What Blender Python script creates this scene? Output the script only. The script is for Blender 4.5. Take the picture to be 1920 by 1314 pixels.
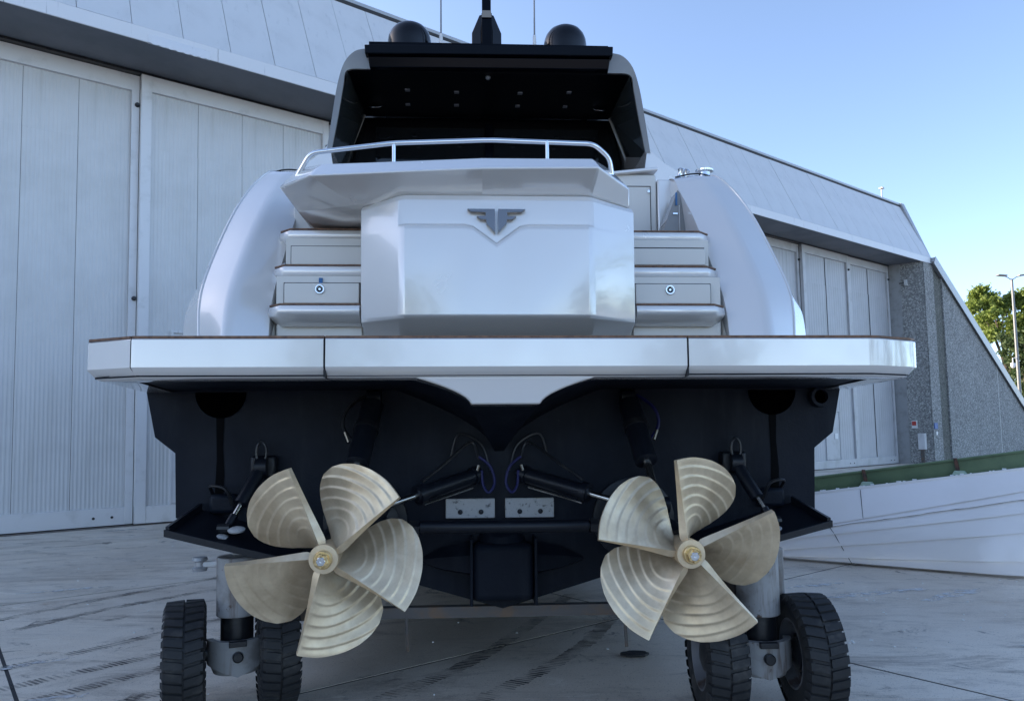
import bpy, bmesh, math, random
from mathutils import Vector, Matrix
R_ = math.radians
random.seed(7)
sc = bpy.context.scene
for o in list(bpy.data.objects): bpy.data.objects.remove(o)
COL = sc.collection

# ------------------------------------------------------------------ camera
cam_d = bpy.data.cameras.new('camera'); cam = bpy.data.objects.new('camera', cam_d); COL.objects.link(cam)
cam_d.sensor_fit = 'HORIZONTAL'; cam_d.sensor_width = 36.0; cam_d.lens = 36.0 * 1400 / 1920
cam_d.shift_y = 58 / 1920.0; cam_d.clip_start = 0.05; cam_d.clip_end = 3000
PITCH = math.atan(103 / 1400.0); ROLL = 0.020
cam.matrix_world = (Matrix.Translation((0, 0, 1.75)) @ Matrix.Rotation(math.pi / 2 + PITCH, 4, 'X')
                    @ Matrix.Rotation(-ROLL, 4, 'Z'))
sc.camera = cam

# ------------------------------------------------------------------ sky and sun (low sun behind the hangar)
SUN_AZ, SUN_EL = R_(-72), R_(17)          # azimuth measured from +Y towards +X
w = bpy.data.worlds.new('World'); sc.world = w; w.use_nodes = True
wn = w.node_tree; wn.nodes.clear()
wo = wn.nodes.new('ShaderNodeOutputWorld'); bg = wn.nodes.new('ShaderNodeBackground')
sky = wn.nodes.new('ShaderNodeTexSky'); sky.sky_type = 'NISHITA'; sky.sun_disc = False
sky.sun_elevation = SUN_EL; sky.sun_rotation = SUN_AZ
sky.altitude = 0; sky.air_density = 0.55; sky.dust_density = 0.8; sky.ozone_density = 1.6
bg.inputs['Strength'].default_value = 0.15
tint = wn.nodes.new('ShaderNodeMix'); tint.data_type = 'RGBA'; tint.blend_type = 'MULTIPLY'; tint.inputs['Factor'].default_value = 1.0
tint.inputs['B'].default_value = (1.12, 1.03, 0.945, 1)                # cool white balance
wn.links.new(sky.outputs[0], tint.inputs['A']); wn.links.new(tint.outputs['Result'], bg.inputs['Color']); wn.links.new(bg.outputs[0], wo.inputs['Surface'])
sd = bpy.data.lights.new('sun', 'SUN'); sd.energy = 3.0; sd.angle = R_(0.5); sd.color = (1.0, 0.86, 0.66)
sun = bpy.data.objects.new('sun', sd); COL.objects.link(sun)
to_sun = Vector((math.sin(SUN_AZ) * math.cos(SUN_EL), math.cos(SUN_AZ) * math.cos(SUN_EL), math.sin(SUN_EL)))
sun.rotation_euler = to_sun.to_track_quat('Z', 'Y').to_euler(); sun.location = (0, 0, 40)
vs = sc.view_settings; vs.view_transform = 'Standard'; vs.look = 'None'; vs.gamma = 1.0; vs.exposure = 1.85
vs.use_curve_mapping = False
sc.render.engine = 'CYCLES'; sc.cycles.max_bounces = 8; sc.cycles.transparent_max_bounces = 12
sc.cycles.use_denoising = True

# ------------------------------------------------------------------ helpers
def mesh_data(name, verts, faces, smooth=None):
    me = bpy.data.meshes.new(name); me.from_pydata([tuple(v) for v in verts], [], faces); me.update()
    bm = bmesh.new(); bm.from_mesh(me); bmesh.ops.recalc_face_normals(bm, faces=bm.faces); bm.to_mesh(me); bm.free()
    if smooth is not None:
        me.polygons.foreach_set('use_smooth', [True] * len(me.polygons))
        me.set_sharp_from_angle(angle=R_(smooth))
    return me
def put(name, me, mat, parent=None, loc=None, rot=None, bevel=0, seg=2, sharp=40):
    o = bpy.data.objects.new(name, me); COL.objects.link(o)
    if mat is not None and len(me.materials) == 0: me.materials.append(mat)
    if parent: o.parent = parent
    if loc: o.location = loc
    if rot: o.rotation_euler = rot
    if bevel:
        m = o.modifiers.new('bevel', 'BEVEL'); m.width = bevel; m.segments = seg; m.limit_method = 'ANGLE'
        m.angle_limit = R_(25); m.harden_normals = False
        me.polygons.foreach_set('use_smooth', [True] * len(me.polygons)); me.set_sharp_from_angle(angle=R_(sharp))
    return o
def obj(name, verts, faces, mat, parent=None, smooth=None, bevel=0, **k):
    return put(name, mesh_data(name, verts, faces, smooth), mat, parent, bevel=bevel, **k)
BF = [(0, 1, 3, 2), (4, 6, 7, 5), (0, 4, 5, 1), (2, 3, 7, 6), (0, 2, 6, 4), (1, 5, 7, 3)]
def boxv(x0, x1, y0, y1, z0, z1):
    return [(x, y, z) for x in (x0, x1) for y in (y0, y1) for z in (z0, z1)]
def box(name, x0, x1, y0, y1, z0, z1, mat, parent=None, bevel=0, **k):
    return obj(name, boxv(x0, x1, y0, y1, z0, z1), BF, mat, parent, bevel=bevel, **k)
def rings(name, rs, mat, parent=None, caps=True, smooth=None, bevel=0, closed=True, **k):
    """skin a list of equal-length rings"""
    n = len(rs[0]); v = [p for r in rs for p in r]; f = []
    for i in range(len(rs) - 1):
        for j in range(n if closed else n - 1):
            a, b = i * n + j, i * n + (j + 1) % n
            f.append((a, b, b + n, a + n))
    if caps and closed: f.append(tuple(range(n))); f.append(tuple(range((len(rs) - 1) * n, len(rs) * n)))
    return obj(name, v, f, mat, parent, smooth=smooth, bevel=bevel, **k)
def prism(name, poly, axis, a, b, mat, parent=None, bevel=0, **k):
    """poly: 2D points in the two remaining axes (in xyz order), extruded along axis from a to b"""
    def p3(p, t): return {'x': (t, p[0], p[1]), 'y': (p[0], t, p[1]), 'z': (p[0], p[1], t)}[axis]
    return rings(name, [[p3(p, a) for p in poly], [p3(p, b) for p in poly]], mat, parent, bevel=bevel, **k)
def frame(d):
    d = Vector(d).normalized(); u = d.orthogonal().normalized(); return d, u, d.cross(u)
def tube_rings(pts, rad, n=10):
    pts = [Vector(p) for p in pts]; rs = []; u = None
    for i, p in enumerate(pts):
        t = (pts[min(i + 1, len(pts) - 1)] - pts[max(i - 1, 0)]).normalized()
        if u is None: u = t.orthogonal().normalized()
        u = (u - t * u.dot(t)).normalized(); v = t.cross(u)
        r = rad[i] if isinstance(rad, (list, tuple)) else rad
        rs.append([p + (u * math.cos(a) + v * math.sin(a)) * r for a in [2 * math.pi * k / n for k in range(n)]])
    return rs
def tube(name, pts, rad, mat, parent=None, n=10, **k):
    return rings(name, tube_rings(pts, rad, n), mat, parent, smooth=35, **k)
def smooth_path(pts, sub=6):
    P = [Vector(p) for p in pts]; out = []
    for i in range(len(P) - 1):
        p0, p1, p2, p3 = P[max(i - 1, 0)], P[i], P[i + 1], P[min(i + 2, len(P) - 1)]
        for s in range(sub):
            t = s / sub
            out.append(0.5 * ((2 * p1) + (p2 - p0) * t + (2 * p0 - 5 * p1 + 4 * p2 - p3) * t * t + (3 * p1 - p0 - 3 * p2 + p3) * t ** 3))
    out.append(P[-1]); return out
def lathe(name, prof, c, axis, mat, parent=None, n=32, smooth=35, caps=True, **k):
    """prof: (radius, distance along axis)"""
    d, u, v = frame(axis); c = Vector(c)
    rs = [[c + d * h + (u * math.cos(a) + v * math.sin(a)) * r for a in [2 * math.pi * j / n for j in range(n)]] for r, h in prof]
    return rings(name, rs, mat, parent, smooth=smooth, caps=caps, **k)
def empty(name, loc=(0, 0, 0), rot=(0, 0, 0), parent=None):
    o = bpy.data.objects.new(name, None); COL.objects.link(o); o.location = loc; o.rotation_euler = rot
    o.empty_display_size = 0.2
    if parent: o.parent = parent
    return o
def tag(o, label=None, cat=None, group=None, kind=None):
    if label: o['label'] = label
    if cat: o['category'] = cat
    if group: o['group'] = group
    if kind: o['kind'] = kind
    return o
class Multi:
    """several solids gathered into one mesh"""
    def __init__(s): s.v = []; s.f = []
    def add(s, v, f):
        b = len(s.v); s.v += [tuple(p) for p in v]; s.f += [tuple(i + b for i in q) for q in f]
    def box(s, *a): s.add(boxv(*a), BF)
    def rings(s, rs, caps=True, closed=True):
        n = len(rs[0]); v = [p for r in rs for p in r]; f = []
        for i in range(len(rs) - 1):
            for j in range(n if closed else n - 1):
                a, b = i * n + j, i * n + (j + 1) % n; f.append((a, b, b + n, a + n))
        if caps: f.append(tuple(range(n))); f.append(tuple(range((len(rs) - 1) * n, len(rs) * n)))
        s.add(v, f)
    def tube(s, pts, r, n=8): s.rings(tube_rings(pts, r, n))
    def lathe(s, prof, c, axis, n=24):
        d, u, w_ = frame(axis); c = Vector(c)
        s.rings([[c + d * h + (u * math.cos(a) + w_ * math.sin(a)) * r for a in [2 * math.pi * j / n for j in range(n)]] for r, h in prof])
    def build(s, name, mat, parent=None, **k): return obj(name, s.v, s.f, mat, parent, **k)

# ------------------------------------------------------------------ materials
def pm(name, base, rough=0.5, metal=0.0, coat=0.0, var=None, var2=None, bump=None, rvar=None, streak=None, spec=0.5, aniso=None, coord='Object'):
    """principled material; var=(scale, colour2, lo, hi) noise colour mix; streak=(sx,sz,colour,lo,hi) vertical dirt streaks;
    rvar=(scale, lo, hi) roughness variation; bump=(scale, strength, distance)"""
    m = bpy.data.materials.new(name); m.use_nodes = True; nt = m.node_tree; N = nt.nodes; L = nt.links
    b = N['Principled BSDF']; b.inputs['Base Color'].default_value = (*base, 1); b.inputs['Roughness'].default_value = rough
    b.inputs['Metallic'].default_value = metal; b.inputs['Coat Weight'].default_value = coat; b.inputs['Coat Roughness'].default_value = 0.04
    b.inputs['Specular IOR Level'].default_value = spec
    tc = N.new('ShaderNodeTexCoord'); out = None
    def noise(scale, detail=6, rough_=0.6, vec=None):
        n = N.new('ShaderNodeTexNoise'); n.inputs['Scale'].default_value = scale; n.inputs['Detail'].default_value = detail
        n.inputs['Roughness'].default_value = rough_; L.new(vec or tc.outputs[coord], n.inputs['Vector']); return n.outputs['Fac']
    def ramp(fac, lo, hi):
        r = N.new('ShaderNodeMapRange'); r.inputs['From Min'].default_value = lo; r.inputs['From Max'].default_value = hi
        r.interpolation_type = 'SMOOTHSTEP'; L.new(fac, r.inputs['Value']); return r.outputs[0]
    cur = None
    def mixc(fac, c2):
        nonlocal cur
        mx = N.new('ShaderNodeMix'); mx.data_type = 'RGBA'
        if cur is None: mx.inputs['A'].default_value = (*base, 1)
        else: L.new(cur, mx.inputs['A'])
        mx.inputs['B'].default_value = (*c2, 1); L.new(fac, mx.inputs['Factor']); cur = mx.outputs['Result']
    for vv in (var, var2):
        if vv: mixc(ramp(noise(vv[0]), vv[2], vv[3]), vv[1])
    if streak:
        mp = N.new('ShaderNodeMapping'); mp.inputs['Scale'].default_value = (streak[0], streak[0], streak[1]); L.new(tc.outputs[coord], mp.inputs['Vector'])
        mixc(ramp(noise(1.0, 5, 0.65, mp.outputs[0]), streak[3], streak[4]), streak[2])
    if cur is not None: L.new(cur, b.inputs['Base Color'])
    if rvar:
        r = N.new('ShaderNodeMapRange'); r.inputs['From Min'].default_value = 0.3; r.inputs['From Max'].default_value = 0.7
        r.inputs['To Min'].default_value = rvar[1]; r.inputs['To Max'].default_value = rvar[2]
        L.new(noise(rvar[0]), r.inputs['Value']); L.new(r.outputs[0], b.inputs['Roughness'])
    if bump:
        bp = N.new('ShaderNodeBump'); bp.inputs['Strength'].default_value = bump[1]; bp.inputs['Distance'].default_value = bump[2]
        L.new(noise(bump[0], 4), bp.inputs['Height']); L.new(bp.outputs[0], b.inputs['Normal'])
    return m
M = {}
M['gel'] = pm('pearl_gelcoat', (0.74, 0.72, 0.70), 0.24, metal=0.22, coat=1.0, spec=0.7, bump=(1.6, 0.02, 0.02), rvar=(3, 0.16, 0.28))
M['gel2'] = pm('inner_gelcoat', (0.66, 0.635, 0.59), 0.3, coat=0.2, bump=(3, 0.04, 0.02))
M['gap'] = pm('rubber_gap', (0.01, 0.01, 0.011), 0.7)
M['navy'] = pm('navy_antifoul', (0.004, 0.0065, 0.0125), 0.5, var=(1.6, (0.008, 0.0115, 0.02), 0.35, 0.7), var2=(34, (0.03, 0.035, 0.042), 0.68, 0.78), streak=(5, 0.7, (0.013, 0.017, 0.024), 0.5, 0.72), bump=(55, 0.25, 0.01), rvar=(2, 0.45, 0.65), spec=0.16)
M['navywet'] = pm('wet_antifoul', (0.0015, 0.002, 0.003), 0.6, spec=0.05)
M['navygloss'] = pm('black_paint_gear', (0.006, 0.008, 0.013), 0.38, var=(14, (0.014, 0.016, 0.022), 0.55, 0.75), bump=(40, 0.1, 0.005), spec=0.35)
M['void'] = pm('black_void', (0.0008, 0.0008, 0.001), 0.9, spec=0.0)
M['teak'] = pm('teak', (0.20, 0.105, 0.06), 0.55, var=(25, (0.11, 0.055, 0.035), 0.4, 0.65))
M['chrome'] = pm('polished_steel', (0.78, 0.79, 0.8), 0.08, metal=1.0)
M['darkchrome'] = pm('dark_chrome', (0.17, 0.165, 0.17), 0.08, metal=1.0)
M['steelrod'] = pm('ram_rod_steel', (0.62, 0.6, 0.55), 0.22, metal=1.0)
M['gold'] = pm('brass_nut', (0.72, 0.53, 0.27), 0.28, metal=1.0, var=(30, (0.5, 0.38, 0.2), 0.5, 0.7))
M['gloss'] = pm('gloss_black', (0.002, 0.003, 0.006), 0.12, spec=0.10)
M['ceil'] = pm('black_headlining', (0.002, 0.0025, 0.004), 0.35, spec=0.12)
M['dome'] = pm('dome_black', (0.003, 0.0035, 0.006), 0.12, spec=0.35)
M['grey'] = pm('pillar_grey', (0.20, 0.195, 0.19), 0.25, coat=0.5)
M['tint'] = pm('tinted_glass', (0.004, 0.006, 0.008), 0.04, spec=0.6)
M['smoke'] = pm('smoked_side_glass', (0.025, 0.03, 0.032), 0.06, spec=0.8)
M['light'] = pm('spot_bezel', (0.28, 0.29, 0.32), 0.35, metal=0.6)
M['mirrorgold'] = pm('bronze_mirror', (0.62, 0.47, 0.33), 0.08, metal=1.0)
M['blue'] = pm('blue_tape', (0.02, 0.12, 0.30), 0.5)
M['bluehose'] = pm('blue_hose', (0.004, 0.005, 0.07), 0.5)
M['fitting'] = pm('hose_fitting_steel', (0.22, 0.2, 0.17), 0.35, metal=1.0)
M['anode'] = pm('zinc_anode', (0.46, 0.46, 0.45), 0.7, var=(26, (0.10, 0.10, 0.10), 0.56, 0.72), bump=(60, 0.4, 0.01))
M['rubber'] = pm('tyre_rubber', (0.013, 0.014, 0.016), 0.66, var=(7, (0.06, 0.056, 0.052), 0.5, 0.75), var2=(60, (0.16, 0.15, 0.14), 0.68, 0.8), bump=(50, 0.25, 0.01))
M['rim'] = pm('worn_rim', (0.13, 0.135, 0.15), 0.5, var=(7, (0.07, 0.05, 0.04), 0.52, 0.68), bump=(20, 0.1, 0.01))
M['leg'] = pm('grey_leg_paint', (0.33, 0.325, 0.32), 0.45, var=(5, (0.20, 0.19, 0.18), 0.45, 0.7), var2=(17, (0.09, 0.05, 0.035), 0.62, 0.70), streak=(11, 1.2, (0.14, 0.10, 0.08), 0.52, 0.70))
M['black'] = pm('greasy_black_steel', (0.010, 0.011, 0.014), 0.35, var=(12, (0.03, 0.03, 0.03), 0.5, 0.7))
M['rustbeam'] = pm('weathered_beam', (0.11, 0.10, 0.095), 0.65, var=(6, (0.17, 0.11, 0.07), 0.45, 0.7))
# ------------------------------------------------------------------ more materials: place
M['sheet'] = pm('door_sheet', (0.62, 0.615, 0.61), 0.42, var=(0.5, (0.54, 0.535, 0.525), 0.4, 0.7), streak=(5, 0.25, (0.53, 0.525, 0.51), 0.52, 0.80), bump=(14, 0.05, 0.02))
M['sheetshade'] = pm('shaded_door_sheet', (0.42, 0.42, 0.44), 0.45, var=(0.4, (0.36, 0.36, 0.37), 0.4, 0.7), streak=(5, 0.25, (0.30, 0.31, 0.31), 0.52, 0.78))  # darker door sheet: recess shade on the right-hand leaves put into the colour
M['frameshade'] = pm('shaded_frame_paint', (0.46, 0.46, 0.475), 0.45, var=(1.5, (0.38, 0.38, 0.385), 0.45, 0.7), streak=(10, 0.6, (0.28, 0.26, 0.24), 0.62, 0.8))  # darker frame paint, carrying the same painted-in shade as those leaves
M['doorframe'] = pm('door_frame_paint', (0.68, 0.675, 0.68), 0.4, var=(2.5, (0.56, 0.555, 0.55), 0.5, 0.75), streak=(14, 0.8, (0.33, 0.29, 0.26), 0.66, 0.8))
M['clad'] = pm('roof_cladding', (0.60, 0.605, 0.62), 0.42, var=(0.9, (0.54, 0.545, 0.56), 0.4, 0.7), streak=(7, 0.35, (0.45, 0.46, 0.48), 0.55, 0.8), bump=(9, 0.05, 0.02))
M['fascia'] = pm('eave_fascia', (0.66, 0.66, 0.68), 0.4, streak=(16, 0.9, (0.16, 0.165, 0.18), 0.62, 0.75))
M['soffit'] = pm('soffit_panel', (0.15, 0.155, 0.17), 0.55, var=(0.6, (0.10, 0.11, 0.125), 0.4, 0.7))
M['coping'] = pm('metal_coping', (0.36, 0.365, 0.375), 0.4, metal=0.3)
M['post'] = pm('galvanised_post', (0.20, 0.205, 0.21), 0.5, metal=0.3)
M['sealant'] = pm('joint_sealant', (0.5, 0.5, 0.48), 0.7)
M['plain'] = pm('smooth_jamb_concrete', (0.27, 0.275, 0.28), 0.75, var=(3, (0.2, 0.2, 0.2), 0.45, 0.75))
M['chip'] = pm('white_chips', (0.75, 0.76, 0.76), 0.6)
M['sign'] = pm('sign_white', (0.72, 0.72, 0.72), 0.5)
M['signblue'] = pm('sign_blue', (0.03, 0.10, 0.32), 0.5)
M['signred'] = pm('sign_red', (0.45, 0.05, 0.04), 0.5)
def pebble(name='pebbledash', k_=1.0, warm=1.0):
    m = pm(name, (0.25, 0.265, 0.27), 0.85, bump=None); nt = m.node_tree; N = nt.nodes; L = nt.links; b = N['Principled BSDF']
    tc = N.new('ShaderNodeTexCoord'); v = N.new('ShaderNodeTexVoronoi'); v.inputs['Scale'].default_value = 20; L.new(tc.outputs['Object'], v.inputs['Vector'])
    cr = N.new('ShaderNodeValToRGB'); e = cr.color_ramp.elements
    e[0].position = 0.0; e[0].color = (0.11 * k_, 0.112 * k_, 0.11 * k_ * warm, 1); e[1].position = 1.0; e[1].color = (0.46 * k_, 0.46 * k_, 0.44 * k_ * warm, 1)
    k = cr.color_ramp.elements.new(0.5); k.color = (0.22 * k_, 0.222 * k_, 0.22 * k_ * warm, 1)
    L.new(v.outputs['Color'], cr.inputs['Fac'])
    n = N.new('ShaderNodeTexNoise'); n.inputs['Scale'].default_value = 0.55; n.inputs['Detail'].default_value = 5; L.new(tc.outputs['Object'], n.inputs['Vector'])
    mr = N.new('ShaderNodeMapRange'); mr.inputs['To Min'].default_value = 0.75; mr.inputs['To Max'].default_value = 1.2; L.new(n.outputs['Fac'], mr.inputs['Value'])
    mu = N.new('ShaderNodeMix'); mu.data_type = 'RGBA'; mu.blend_type = 'MULTIPLY'; mu.inputs['Factor'].default_value = 1
    L.new(cr.outputs[0], mu.inputs['A']); L.new(mr.outputs[0], mu.inputs['B']); L.new(mu.outputs['Result'], b.inputs['Base Color'])
    bp = N.new('ShaderNodeBump'); bp.inputs['Strength'].default_value = 0.6; bp.inputs['Distance'].default_value = 0.02
    L.new(v.outputs['Distance'], bp.inputs['Height']); L.new(bp.outputs[0], b.inputs['Normal'])
    return m
M['pebble'] = pebble()
M['stain'] = pebble('stained_pebbledash', 0.5, 0.9)
def concrete():
    m = pm('yard_concrete', (0.30, 0.295, 0.285), 0.62, coord='Object'); nt = m.node_tree; N = nt.nodes; L = nt.links; b = N['Principled BSDF']
    g = N.new('ShaderNodeNewGeometry')
    def noise(s, det=8, ro=0.62, sc3=None, dist=0.0):
        n = N.new('ShaderNodeTexNoise'); n.inputs['Scale'].default_value = s; n.inputs['Detail'].default_value = det; n.inputs['Roughness'].default_value = ro
        n.inputs['Distortion'].default_value = dist
        if sc3:
            mp = N.new('ShaderNodeMapping'); mp.inputs['Scale'].default_value = sc3; mp.inputs['Rotation'].default_value = (0, 0, R_(-30)); L.new(g.outputs['Position'], mp.inputs['Vector']); L.new(mp.outputs[0], n.inputs['Vector'])
        else: L.new(g.outputs['Position'], n.inputs['Vector'])
        return n.outputs['Fac']
    def rng(f, a, b_, c=0, d=1):
        r = N.new('ShaderNodeMapRange'); r.inputs['From Min'].default_value = a; r.inputs['From Max'].default_value = b_; r.inputs['To Min'].default_value = c; r.inputs['To Max'].default_value = d
        r.interpolation_type = 'SMOOTHSTEP'; L.new(f, r.inputs['Value']); return r.outputs[0]
    cur = None
    def mix(f, c, a=None):
        nonlocal cur
        x = N.new('ShaderNodeMix'); x.data_type = 'RGBA'
        if cur is None: x.inputs['A'].default_value = a
        else: L.new(cur, x.inputs['A'])
        x.inputs['B'].default_value = c; L.new(f, x.inputs['Factor']); cur = x.outputs['Result']
    mix(rng(noise(0.30, 7, 0.65, None, 0.5), 0.32, 0.68), (0.58, 0.49, 0.395, 1), (0.82, 0.715, 0.59, 1))
    mix(rng(noise(1.0, 12, 0.80, (0.55, 1.5, 1), 1.4), 0.47, 0.68), (0.36, 0.295, 0.235, 1))     # swept, scuffed streaks
    mix(rng(noise(1.0, 12, 0.78, (1.2, 3.6, 1), 2.2), 0.56, 0.70), (0.86, 0.78, 0.68, 1))
    mix(rng(noise(1.1, 12, 0.76, None, 2.2), 0.575, 0.66), (0.22, 0.18, 0.145, 1))               # oil and water marks
    mix(rng(noise(0.8, 9, 0.72, (0.5, 2.6, 1), 0.8), 0.60, 0.73), (0.44, 0.285, 0.16, 1))        # rusty traces
    mix(rng(noise(5.5, 10, 0.8, (1, 2.2, 1), 1.2), 0.60, 0.68), (0.25, 0.205, 0.165, 1))         # small blots
    mix(rng(noise(7.0, 8, 0.8, (0.5, 1.8, 1), 1.5), 0.63, 0.72), (0.82, 0.75, 0.66, 1))         # pale scratches
    mix(rng(noise(60, 3, 0.6), 0.60, 0.72), (0.84, 0.78, 0.70, 1))
    mix(rng(noise(85, 2, 0.5), 0.62, 0.72), (0.17, 0.15, 0.13, 1))
    L.new(cur, b.inputs['Base Color'])
    L.new(rng(noise(0.8, 6, 0.65), 0.35, 0.7, 0.30, 0.62), b.inputs['Roughness'])
    bp = N.new('ShaderNodeBump'); bp.inputs['Strength'].default_value = 0.25; bp.inputs['Distance'].default_value = 0.01
    L.new(noise(22, 6, 0.7), bp.inputs['Height']); L.new(bp.outputs[0], b.inputs['Normal'])
    return m
M['concrete'] = concrete()
M['joint'] = pm('joint_tar', (0.03, 0.03, 0.032), 0.8)
def marks(name, base, lo, hi, scale, amax):
    m = pm(name, base, 0.7); nt = m.node_tree; N = nt.nodes; L = nt.links
    g = N.new('ShaderNodeNewGeometry'); n = N.new('ShaderNodeTexNoise'); n.inputs['Scale'].default_value = scale; n.inputs['Detail'].default_value = 6
    L.new(g.outputs['Position'], n.inputs['Vector'])
    r = N.new('ShaderNodeMapRange'); r.inputs['From Min'].default_value = lo; r.inputs['From Max'].default_value = hi; r.inputs['To Max'].default_value = amax
    L.new(n.outputs['Fac'], r.inputs['Value']); L.new(r.outputs[0], N['Principled BSDF'].inputs['Alpha']); return m
M['tyremark'] = marks('tyre_dirt', (0.05, 0.045, 0.045), 0.36, 0.62, 4.5, 0.75)
M['whitemark'] = marks('white_residue', (0.7, 0.7, 0.7), 0.42, 0.6, 9, 0.8)

# ------------------------------------------------------------------ ground
HD = Vector((0.78885, 0.61458, 0)); HN = Vector((0.61458, -0.78885, 0)); HO = Vector((-10.1, 14.81, 0)); HA = math.atan2(HD.y, HD.x)
ground = obj('concrete_yard', [(-1500, -1500, -0.03), (1500, -1500, -0.03), (1500, 1500, -0.03), (-1500, 1500, -0.03)], [(0, 1, 2, 3)], M['concrete'])
tag(ground, 'grey concrete boatyard apron in front of the hangar', kind='structure')
slab_me = mesh_data('slab', boxv(0.014, 4.986, 0.014, 4.986, -0.02, 0.0), BF); slab_me.materials.append(M['concrete'])
def hang(s, n, z=0): return HO + HD * s + HN * n + Vector((0, 0, z))
for i in range(-4, 11):
    for j in range(5):
        p = hang(-0.61 + 5 * i, 22.75 - 5 * j)
        put('slab', slab_me, None, ground, loc=(p.x, p.y, random.uniform(-0.0005, 0)), rot=(0, 0, HA))
c4 = [hang(s_, n_, -0.003) for s_, n_ in ((-20.5, -2.2), (54.3, -2.2), (54.3, 22.7), (-20.5, 22.7))]
obj('joint_bed', c4, [(0, 1, 2, 3)], M['joint'], ground)
def track(pts, width, pitch, rows=1, z=0.004, rest=0.5):
    P = smooth_path([(x, y, 0) for x, y in pts], 90); m = Multi(); acc = 0; last = P[0]; k = 0
    for i in range(1, len(P)):
        seg = (P[i] - last).length
        if seg < pitch: continue
        t = (P[i] - last).normalized(); nrm = Vector((-t.y, t.x, 0)); c = P[i]; last = P[i]; k += 1
        for r in range(rows):
            off = (r - (rows - 1) / 2) * width / rows + random.uniform(-0.006, 0.006)
            hw = width / rows * random.uniform(0.38, 0.5); ht = pitch * random.uniform(0.22, 0.42); sk = pitch * 0.35 * (1 if r % 2 else -1)
            a = c + nrm * (off - hw) - t * (ht + sk); b = c + nrm * (off + hw) - t * (ht - sk)
            d = c + nrm * (off + hw) + t * (ht + sk); e = c + nrm * (off - hw) + t * (ht - sk)
            m.add([(q.x, q.y, z) for q in (a, b, d, e)], [(0, 1, 2, 3)])
    return tag(m.build('tyre_mark', M['tyremark'], ground), kind='stuff')
def dense(pts, n=60):
    P = [Vector((x, y, 0)) for x, y in pts]; return pts
for pts in ([(-6.2, 6.0), (-5.24, 7.71), (-4.68, 8.69), (-3.89, 9.8), (-2.9, 11.2)], [(-5.8, 5.6), (-4.86, 7.17), (-4.37, 8.11), (-3.6, 9.06), (-2.5, 10.4)],
            [(-5.3, 4.6), (-4.08, 6.03), (-3.71, 6.48), (-3.28, 7.05), (-2.5, 8.2)], [(-4.6, 4.6), (-3.46, 5.84), (-2.98, 6.38), (-2.2, 7.3)],
            [(-4.2, 4.2), (-3.32, 5.3), (-2.78, 5.98), (-2.0, 7.0)], [(-3.6, 3.9), (-2.9, 4.9), (-2.4, 5.6)],
            [(-1.6, 4.3), (-0.95, 5.15), (-0.36, 5.99), (0.18, 7.25), (0.6, 8.4)], [(-0.9, 4.3), (-0.27, 5.11), (0.42, 6.12), (0.87, 7.2), (1.3, 8.6)]):
    track(pts, 0.16, 0.034, 1)
wm = Multi()
for (x, y, rx, ry) in [(-7.98, 15.45, 0.5, 0.12), (3.9, 8.15, 0.9, 0.10), (4.6, 8.0, 0.6, 0.12), (3.4, 8.6, 0.5, 0.08), (5.2, 7.3, 0.4, 0.06), (-3.4, 5.2, 0.5, 0.09), (4.3, 6.2, 0.35, 0.05), (-5.5, 9.2, 0.6, 0.07), (-4.0, 6.1, 0.5, 0.06), (2.9, 9.2, 0.5, 0.08)]:
    ang = random.uniform(0.2, 0.6); v = []
    for k in range(18):
        a = 2 * math.pi * k / 18; r = random.uniform(0.6, 1.1); px, py = math.cos(a) * rx * r, math.sin(a) * ry * r
        v.append((x + px * math.cos(ang) - py * math.sin(ang), y + px * math.sin(ang) + py * math.cos(ang), 0.005))
    wm.add(v, [tuple(range(18))])
tag(wm.build('residue_mark', M['whitemark'], ground), kind='stuff')
ch = Multi()
for k in range(120):
    if k < 65: x, y = random.uniform(2.6, 6.5), random.uniform(4.5, 9.2)
    elif k < 108: x, y = random.uniform(-7, -2), random.uniform(4.5, 14)
    else: x, y = random.uniform(-1, 1), random.uniform(5, 8)
    s = random.uniform(0.004, 0.014); a = random.uniform(0, 3)
    ch.add([(x + math.cos(a + q * 1.57) * s * random.uniform(.6, 1.6), y + math.sin(a + q * 1.57) * s, z) for z in (0.0, 0.006) for q in range(4)],
           [(0, 1, 2, 3), (4, 5, 6, 7), (0, 1, 5, 4), (1, 2, 6, 5), (2, 3, 7, 6), (3, 0, 4, 7)])
tag(ch.build('paint_chips', M['chip']), 'tiny white paint chips scattered over the concrete', kind='stuff')
v = []
for k in range(20):
    a = 2 * math.pi * k / 20; r = random.uniform(0.85, 1.08); v.append((0.93 + math.cos(a) * 0.115 * r, 6.07 + math.sin(a) * 0.07 * r))
tag(prism('rubber_scrap', v, 'z', 0.004, 0.022, M['rubber'], bevel=0.004), 'small flat black rubber scrap lying on the concrete between the propellers', 'rubber scrap')

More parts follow.
